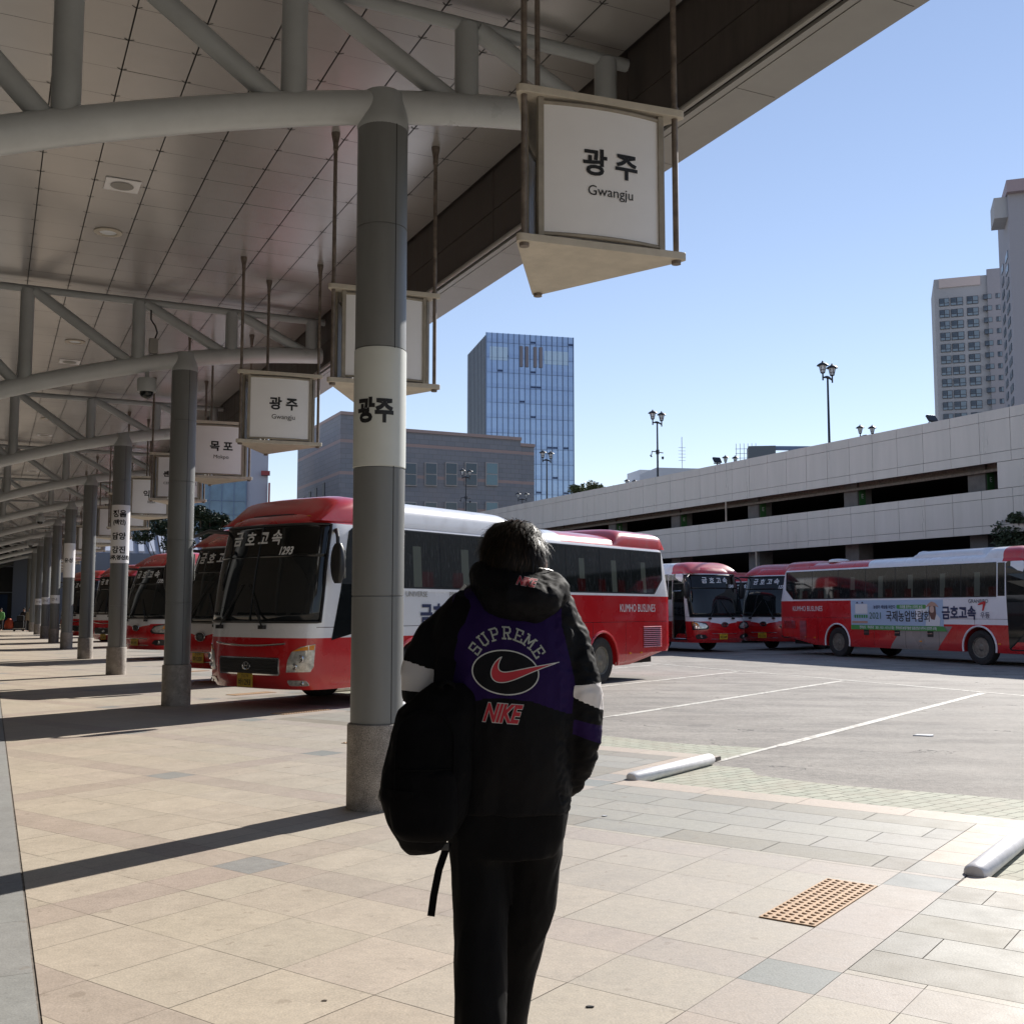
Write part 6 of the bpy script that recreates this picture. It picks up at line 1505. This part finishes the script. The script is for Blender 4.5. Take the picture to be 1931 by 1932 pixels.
# arched word in slab letters
SLAB_L = {
 'S': [[(0.95, 0.72), (0.95, 0.98), (0.1, 0.98), (0.1, 0.55), (0.9, 0.45), (0.9, 0.02), (0.05, 0.02), (0.05, 0.28)]],
 'U': [[(0.12, 1), (0.12, 0.15), (0.3, 0.02), (0.7, 0.02), (0.88, 0.15), (0.88, 1)], [(-0.05, 1), (0.3, 1)], [(0.7, 1), (1.05, 1)]],
 'P': [[(0.18, 0), (0.18, 1), (0.8, 1), (0.95, 0.85), (0.95, 0.6), (0.8, 0.47), (0.18, 0.47)], [(0.0, 0), (0.42, 0)], [(0, 1), (0.2, 1)]],
 'R': [[(0.18, 0), (0.18, 1), (0.8, 1), (0.95, 0.85), (0.95, 0.65), (0.8, 0.5), (0.18, 0.5)], [(0.55, 0.5), (0.85, 0.0)], [(0, 0), (0.36, 0)], [(0.75, 0), (1.05, 0)], [(0, 1), (0.2, 1)]],
 'E': [[(0.9, 0.75), (0.9, 1), (0.18, 1), (0.18, 0), (0.95, 0), (0.95, 0.25)], [(0.18, 0.5), (0.65, 0.5)], [(0, 0), (0.2, 0)], [(0, 1), (0.2, 1)]],
 'M': [[(0.1, 0), (0.1, 1), (0.5, 0.35), (0.9, 1), (0.9, 0)], [(-0.08, 0), (0.28, 0)], [(0.72, 0), (1.08, 0)], [(-0.08, 1), (0.12, 1)], [(0.88, 1), (1.08, 1)]]}
def bar(p, q, w_):
    p, q = Vector(p), Vector(q); d = (q - p).normalized(); n_ = Vector((-d.y, d.x)) * w_; e = d * w_
    return [tuple(p - e - n_), tuple(q + e - n_), tuple(q + e + n_), tuple(p - e + n_)]
allv, allf = [], []
word = 'SUPREME'; cxa, cya, ra = 957.0, 1273.0, 74.0
for i, ch in enumerate(word):
    ang = R(-57 + i * 18.6 - (1 if ch == 'M' else 0)); W_, Hh = (15.5 if ch != 'M' else 18.0), 22
    for stg in SLAB_L[ch]:
        for p, q in zip(stg, stg[1:]):
            for (x, y) in bar(((p[0] - 0.5) * W_, p[1] * Hh), ((q[0] - 0.5) * W_, q[1] * Hh), 1.6):
                rr_ = ra + y - 8; X_ = x * math.cos(ang) + rr_ * math.sin(ang); Y2 = -(rr_ * math.cos(ang) - x * math.sin(ang)); kx_ = 1.0
                allv.append((cxa + X_ * 0.92, cya + Y2 * (0.95) + X_ * 0.07 - 7))
            k = len(allv) - 4; allf.append((k, k + 1, k + 2, k + 3))
for k_ in range(0, len(allf)):      # split so bars overlap at slightly different lifts (no coplanar faces)
    pass
h1 = [f for i, f in enumerate(allf) if i % 2 == 0]; h2 = [f for i, f in enumerate(allf) if i % 2]
def sub_sel(fs):
    vs_ = []; out = []
    for f in fs: k = len(vs_); vs_ += [allv[i] for i in f]; out.append(tuple(range(k, k + 4)))
    return vs_, out
decal(*sub_sel(h1), 'arched_lettering', M['thread_grey'], tj, 0.0022); decal(*sub_sel(h2), 'arched_lettering', M['thread_grey'], tj, 0.0026)
def word_decal(body, cx_, cy_, wpx, hpx, rot, tree_, shear=0.35):
    vs_, fs_ = textmesh(body, 1.0, bold=0.035, shear=shear, space=0.95); mx = max(x for x, y in vs_) - min(x for x, y in vs_); my = max(y for x, y in vs_) - min(y for x, y in vs_)
    vo, fo = textmesh(body, 1.0, bold=0.065, shear=shear, space=0.95)
    ca, sa = math.cos(R(rot)), math.sin(R(rot))
    def f(x, y): X_, Y2 = x / mx * wpx, -y / my * hpx; return (cx_ + X_ * ca - Y2 * sa, cy_ + X_ * sa + Y2 * ca)
    decal([f(x, y) for x, y in vo], fo, 'name_outline', M['thread_white'], tree_, 0.0022, 0.02)
    decal([f(x, y) for x, y in vs_], fs_, 'name_lettering', M['thread_red'], tree_, 0.0034, 0.02)
word_decal('NIKE', 949, 1338, 72, 34, 4, tj)
word_decal('NIKE', 993, 1099, 38, 17, 10, th_)
# --- hair: cap plus many tapered locks
b = MB(); hh = [(0.088, 0.030, 0.035), (0.083, 0.055, 0.062), (0.062, 0.077, 0.088), (0.03, 0.088, 0.102), (0.0, 0.0885, 0.105), (-0.035, 0.083, 0.098), (-0.065, 0.072, 0.082), (-0.085, 0.055, 0.06)]
rings = []
for dz, w_, d_ in hh: rings.append(ell_ring(Vector((hc.x, hc.y - 0.012 - (0.01 if dz < -0.03 else 0), hc.z + dz)), w_, d_, 30, 2.1))
b.loft(rings)
me_cap = b
hair = b.build('hair', M['hair'], walker, smooth=True)
rnd = random.Random(11); b = MB(); crown = hc + Vector((0.012, -0.02, 0.092))
for i in range(8000):
    # root on the cap, flow away from the crown downwards
    an = rnd.uniform(0, 2 * math.pi); el = math.acos(rnd.uniform(-0.75, 1)); nv = Vector((math.sin(el) * math.cos(an), math.sin(el) * math.sin(an), math.cos(el)))
    if nv.y > 0.55 and nv.z < 0.25: continue
    if nv.z < -0.1 and nv.y > 0.25: continue
    p0 = Vector((hc.x, hc.y - 0.015, hc.z + 0.0)) + Vector((nv.x * 0.087, nv.y * 0.104, nv.z * 0.088))
    fl = (p0 - crown); fl = (fl - nv * fl.dot(nv)); fl = fl.normalized() if fl.length > 1e-4 else Vector((1, 0, 0))
    fl = (fl * 1.0 + Vector((rnd.gauss(0, 0.22), rnd.gauss(0, 0.22), -0.35 * (1 - abs(nv.z))))).normalized()
    L = rnd.uniform(0.02, 0.055) * (1.0 if nv.z > -0.3 else 0.6); lift = (rnd.uniform(0.10, 0.5) if rnd.random() < 0.9 else rnd.uniform(0.4, 0.6)) if nv.z > 0.2 else rnd.uniform(0.05, 0.3)
    side = fl.cross(nv).normalized() * rnd.uniform(0.0006, 0.0015)
    p1 = p0 + fl * L * 0.5 + nv * (L * lift * 0.6); p2 = p1 + (fl * L * 0.5 + nv * (L * lift * 0.15) - nv * L * 0.10)
    wid = rnd.uniform(1.2, 2.6) if rnd.random() < 0.3 else 1.0; side = side * wid; b.add([p0 - side, p0 + side, p1 + side * 0.8, p1 - side * 0.8, p2], [(0, 1, 2, 3), (3, 2, 4)], 1 if (rnd.random() < 0.15 and nv.z > -0.2) else 0)
M['hair_lit'] = mat('hair_highlight', (0.035, 0.02, 0.011), 0.45, spec=0.2)  # brownish light on the hair, put into the colour of some upper locks
b.build('hair_locks', [M['hair'], M['hair_lit']], walker, smooth=True, angle=0, fix=False)
# --- backpack hanging from the left shoulder
bag = thing('backpack', 'large soft black backpack slung over the left shoulder of the walking person', 'backpack', (0, 0, 0))
b = MB()
bp_ = [(1285, 850, 30, 0.04), (1308, 842, 56, 0.07), (1340, 826, 78, 0.10), (1400, 816, 78, 0.12), (1450, 808, 84, 0.135), (1490, 803, 84, 0.14), (1530, 806, 75, 0.13), (1562, 805, 60, 0.11), (1588, 800, 42, 0.085), (1606, 790, 18, 0.04)]
b.loft([ell_ring(px(x, y, -0.03), hw * KX * 0.985, hd, 32, 2.5) for y, x, hw, hd in bp_])
remeshed(b, 'main_bag', M['bagcloth'], bag, 0.0075, 5, lambda co: fold(11, 0.009, (1, 1, 0.45), 2.0)(co) + fold(28, 0.002, (1, 1, 1), 5.0)(co))
b = MB(); b.loft([ell_ring(px(x, y, -0.12), hw * KX, hd, 26, 2.8) for y, x, hw, hd in ((1432, 812, 50, 0.03), (1445, 810, 58, 0.05), (1500, 806, 62, 0.06), (1550, 808, 56, 0.055), (1568, 810, 44, 0.03))]); remeshed(b, 'front_pocket', M['bagcloth'], bag, 0.008, 4, fold(14, 0.004))
def strap(pts, w_, name, m, th=0.002):
    b = MB(); rg = []
    for i, p in enumerate(pts):
        d = (pts[min(i + 1, len(pts) - 1)] - pts[max(0, i - 1)]).normalized(); s_ = d.cross(Vector((0, 1, 0))).normalized() * w_ / 2; n_ = Vector((0, th, 0)); rg.append([p - s_ - n_, p + s_ - n_, p + s_ + n_, p - s_ + n_])
    b.loft(rg); return b.build(name, m, bag)
def on_cloth(x, y, lift):
    p = px(x, y); r_ = tj.ray_cast(Vector((p.x, 1.0, p.z)), Vector((0, 1, 0))); return Vector((p.x, (r_[0].y if r_[0] else YP + 0.1) - lift, p.z))
strap([px(838, 1285, -0.06)] + [on_cloth(x, y, 0.006) for x, y in ((846, 1240), (852, 1205), (860, 1175), (868, 1150), (876, 1128))] + [px(884, 1112, 0.12), px(888, 1118, 0.20), px(878, 1160, 0.27)], 0.05, 'shoulder_strap', M['bagcloth'], 0.004)
strap([px(845, 1590, 0.0), px(828, 1640, 0.0), px(818, 1690, 0.005), px(813, 1728, 0.0)], 0.020, 'dangling_strap', M['bagcloth'])
_mb = [o for o in bag.children if o.name.startswith('main_bag')][0]; tb = bvh_of(_mb)
def on_bag(x, y, lift):
    p = px(x, y); r_ = tb.ray_cast(Vector((p.x, 1.0, p.z)), Vector((0, 1, 0))); return Vector((p.x, r_[0].y - lift, p.z)) if r_[0] else None
def on_bag_line(pts, r_, name, m):
    q = [on_bag(x, y, r_ * 0.5) for x, y in pts]; q = [v for v in q if v]; b = MB(); b.tube(q, r_, 6); b.build(name, m, bag, smooth=True)
on_bag_line([(757 + 0, 1500 - 10 * k) for k in range(12)] + [(757 + (1 - math.cos(R(9 * k))) * 52, 1385 - math.sin(R(9 * k)) * 52) for k in range(1, 20)] + [(861, 1390 + 10 * k) for k in range(12)], 0.0028, 'main_zip', M['bagcloth'])
on_bag_line([(762 + 6 * k, 1436) for k in range(17)], 0.0028, 'pocket_zip', M['bagcloth'])
strap([on_bag(x, 1478 + (x - 735) * 0.04, 0.005) for x in (740, 752, 770, 790) if on_bag(x, 1480, 0.005)], 0.018, 'side_strap', M['bagcloth'], 0.0015)
b = MB(); b.tube([px(838, 1302, -0.07), px(836, 1288, -0.10), px(846, 1280, -0.105), px(858, 1286, -0.10), px(858, 1302, -0.06)], 0.006, 8); b.build('grab_handle', M['bagcloth'], bag, smooth=True)
b = MB(); b.box(px(836, 1592, -0.03), (0.035, 0.012, 0.02)); b.build('buckle', M['black_plastic'], bag, bevel=0.003)
b = MB(); b.tube([px(727, 1470, -0.03), px(719, 1488, -0.03), px(716, 1500, -0.03), px(718, 1508, -0.03), px(723, 1500, -0.03)], 0.0025, 6); b.build('zip_pull', M['alu'], bag)
# --- small figures at the far end
def small_person(x, y, Y, lb, top, bottom, h=1.68, lean=0.0):
    P = at(x, y, Y); t = thing('person', lb, 'person', (P.x, P.y, 0.0), 0)
    b = MB(); k = h / 1.7
    b.loft([ell_ring(Vector((0, 0, z * k)), w_, d_, 16) for z, w_, d_ in ((1.46, 0.03, 0.03), (1.48, 0.06, 0.07), (1.58, 0.078, 0.09), (1.66, 0.065, 0.075), (1.70, 0.02, 0.02))])
    b.tube([(0, 0, 1.5 * k), (0, 0, 1.36 * k)], 0.05, 10)
    b.loft([ell_ring(Vector((0, 0, z * k)), w_, d_, 16) for z, w_, d_ in ((1.42, 0.10, 0.07), (1.36, 0.19, 0.10), (1.1, 0.17, 0.11), (0.9, 0.17, 0.12), (0.78, 0.16, 0.11))])
    for s_ in (-1, 1):
        b.tube([(s_ * 0.19, 0, 1.35 * k), (s_ * 0.24, 0.0, 1.08 * k), (s_ * 0.22, -0.08, 0.84 * k), (s_ * 0.21, -0.10, 0.76 * k)], [0.05, 0.042, 0.032, 0.035], 10)
        b.tube([(s_ * 0.09, 0, 0.85 * k), (s_ * 0.10, -0.02, 0.45 * k), (s_ * 0.10, 0.0, 0.05)], [0.085, 0.062, 0.045], 10); b.tube([(s_ * 0.10, 0.05, 0.05), (s_ * 0.10, -0.15, 0.04)], [0.045, 0.035], 8)
    bo = remeshed(b, 'body', M['skin'], t, 0.02, 2)
    c = MB(); c.loft([ell_ring(Vector((0, 0, z * k)), w_, d_, 16) for z, w_, d_ in ((1.43, 0.09, 0.08), (1.38, 0.21, 0.12), (1.1, 0.20, 0.14), (0.8, 0.20, 0.14))])
    for s_ in (-1, 1): c.tube([(s_ * 0.18, 0, 1.36 * k), (s_ * 0.25, 0.0, 1.08 * k), (s_ * 0.225, -0.08, 0.84 * k)], [0.07, 0.06, 0.05], 10)
    remeshed(c, 'jacket', top, t, 0.02, 2)
    c = MB()
    for s_ in (-1, 1): c.tube([(s_ * 0.09, 0, 0.88 * k), (s_ * 0.10, -0.02, 0.45 * k), (s_ * 0.10, 0.0, 0.06)], [0.11, 0.085, 0.065], 10)
    remeshed(c, 'trousers', bottom, t, 0.02, 2)
    c = MB(); c.loft([ell_ring(Vector((0, 0.012, z * k)), w_, d_, 16) for z, w_, d_ in ((1.56, 0.082, 0.09), (1.64, 0.08, 0.092), (1.71, 0.05, 0.06), (1.725, 0.01, 0.01))]); c.build('hair', M['hair'], t, smooth=True)
    return t
M['dark_cloth'] = mat('dark_cloth', (0.012, 0.012, 0.014), 0.8); M['beige_cloth'] = mat('beige_cloth', (0.30, 0.26, 0.20), 0.8); M['vest_green'] = mat('vest_green', (0.12, 0.35, 0.10), 0.7); M['orange_cloth'] = mat('orange_cloth', (0.40, 0.06, 0.02), 0.7)
small_person(45, 1190, 82, 'small distant person in dark clothes pushing a loaded cart at the platform end', M['dark_cloth'], M['dark_cloth'], 1.72)
small_person(56, 1190, 80, 'small distant person in a beige coat leaning at the platform end', M['beige_cloth'], M['dark_cloth'], 1.75)
small_person(1.5, 1190, 84, 'small distant person in a green safety vest at the left edge', M['vest_green'], M['dark_cloth'], 1.7)
P = at(41, 1190, 80.5); lc = thing('luggage_cart', 'small cart heaped with dark luggage and an orange bag at the far end', 'cart', (P.x - 0.2, P.y, 0), 0.4)
b = MB(); b.box((0, 0, 0.5), (0.7, 0.5, 0.5)); b.box((0.1, 0, 0.95), (0.5, 0.45, 0.45)); b.build('luggage', M['dark_cloth'], lc, bevel=0.08)
b = MB(); b.lathe([(0.28, 0.2), (0.34, 0.4), (0.28, 0.75), (0.1, 0.95)], 16, (-0.65, 0, 0)); b.build('orange_bag', M['orange_cloth'], lc, smooth=True)
b = MB(); b.box((0, 0, 0.2), (0.8, 0.55, 0.05)); b.build('platform', M['alu'], lc)
for sx_ in (-0.3, 0.3): b = MB(); b.lathe([(0.09, -0.02), (0.09, 0.02)], 16, (sx_, 0.2, 0.09), axis='Y'); b.build('wheel', M['rubber'], lc)
# --- litter on the paving
for i, (x, y, s_, lb) in enumerate(((1112, 1900, 0.016, 'small dark scrap on the paving right of the trousers'), (1743, 1388, 0.16, 'flat pale scrap lying on the asphalt'), (1139, 1540, 0.02, 'tiny white crumb on the grey slabs'), (613, 1888, 0.012, 'tiny brown leaf scrap on the beige paving'))):
    d = at(x, y, 1.0) - Vector((0, 0, H)); k = (0 - H) / d.z if i != 1 else (ZA + 0.0 - H) / d.z; P = Vector((0, 0, H)) + d * k
    b = MB(); rnd = random.Random(i); n = 9; ring = [(math.cos(2 * math.pi * j / n) * s_ * rnd.uniform(0.6, 1.2), math.sin(2 * math.pi * j / n) * s_ * rnd.uniform(0.3, 0.7)) for j in range(n)]
    b.prism(ring, 0.001, s_ * 0.35 if i != 1 else 0.014); o = b.build('litter', [M['dark_cloth'], M['far_white'], M['far_white'], M['rod']][i]); o.location = P; tag(o, lb, 'litter', 'litter on the ground')
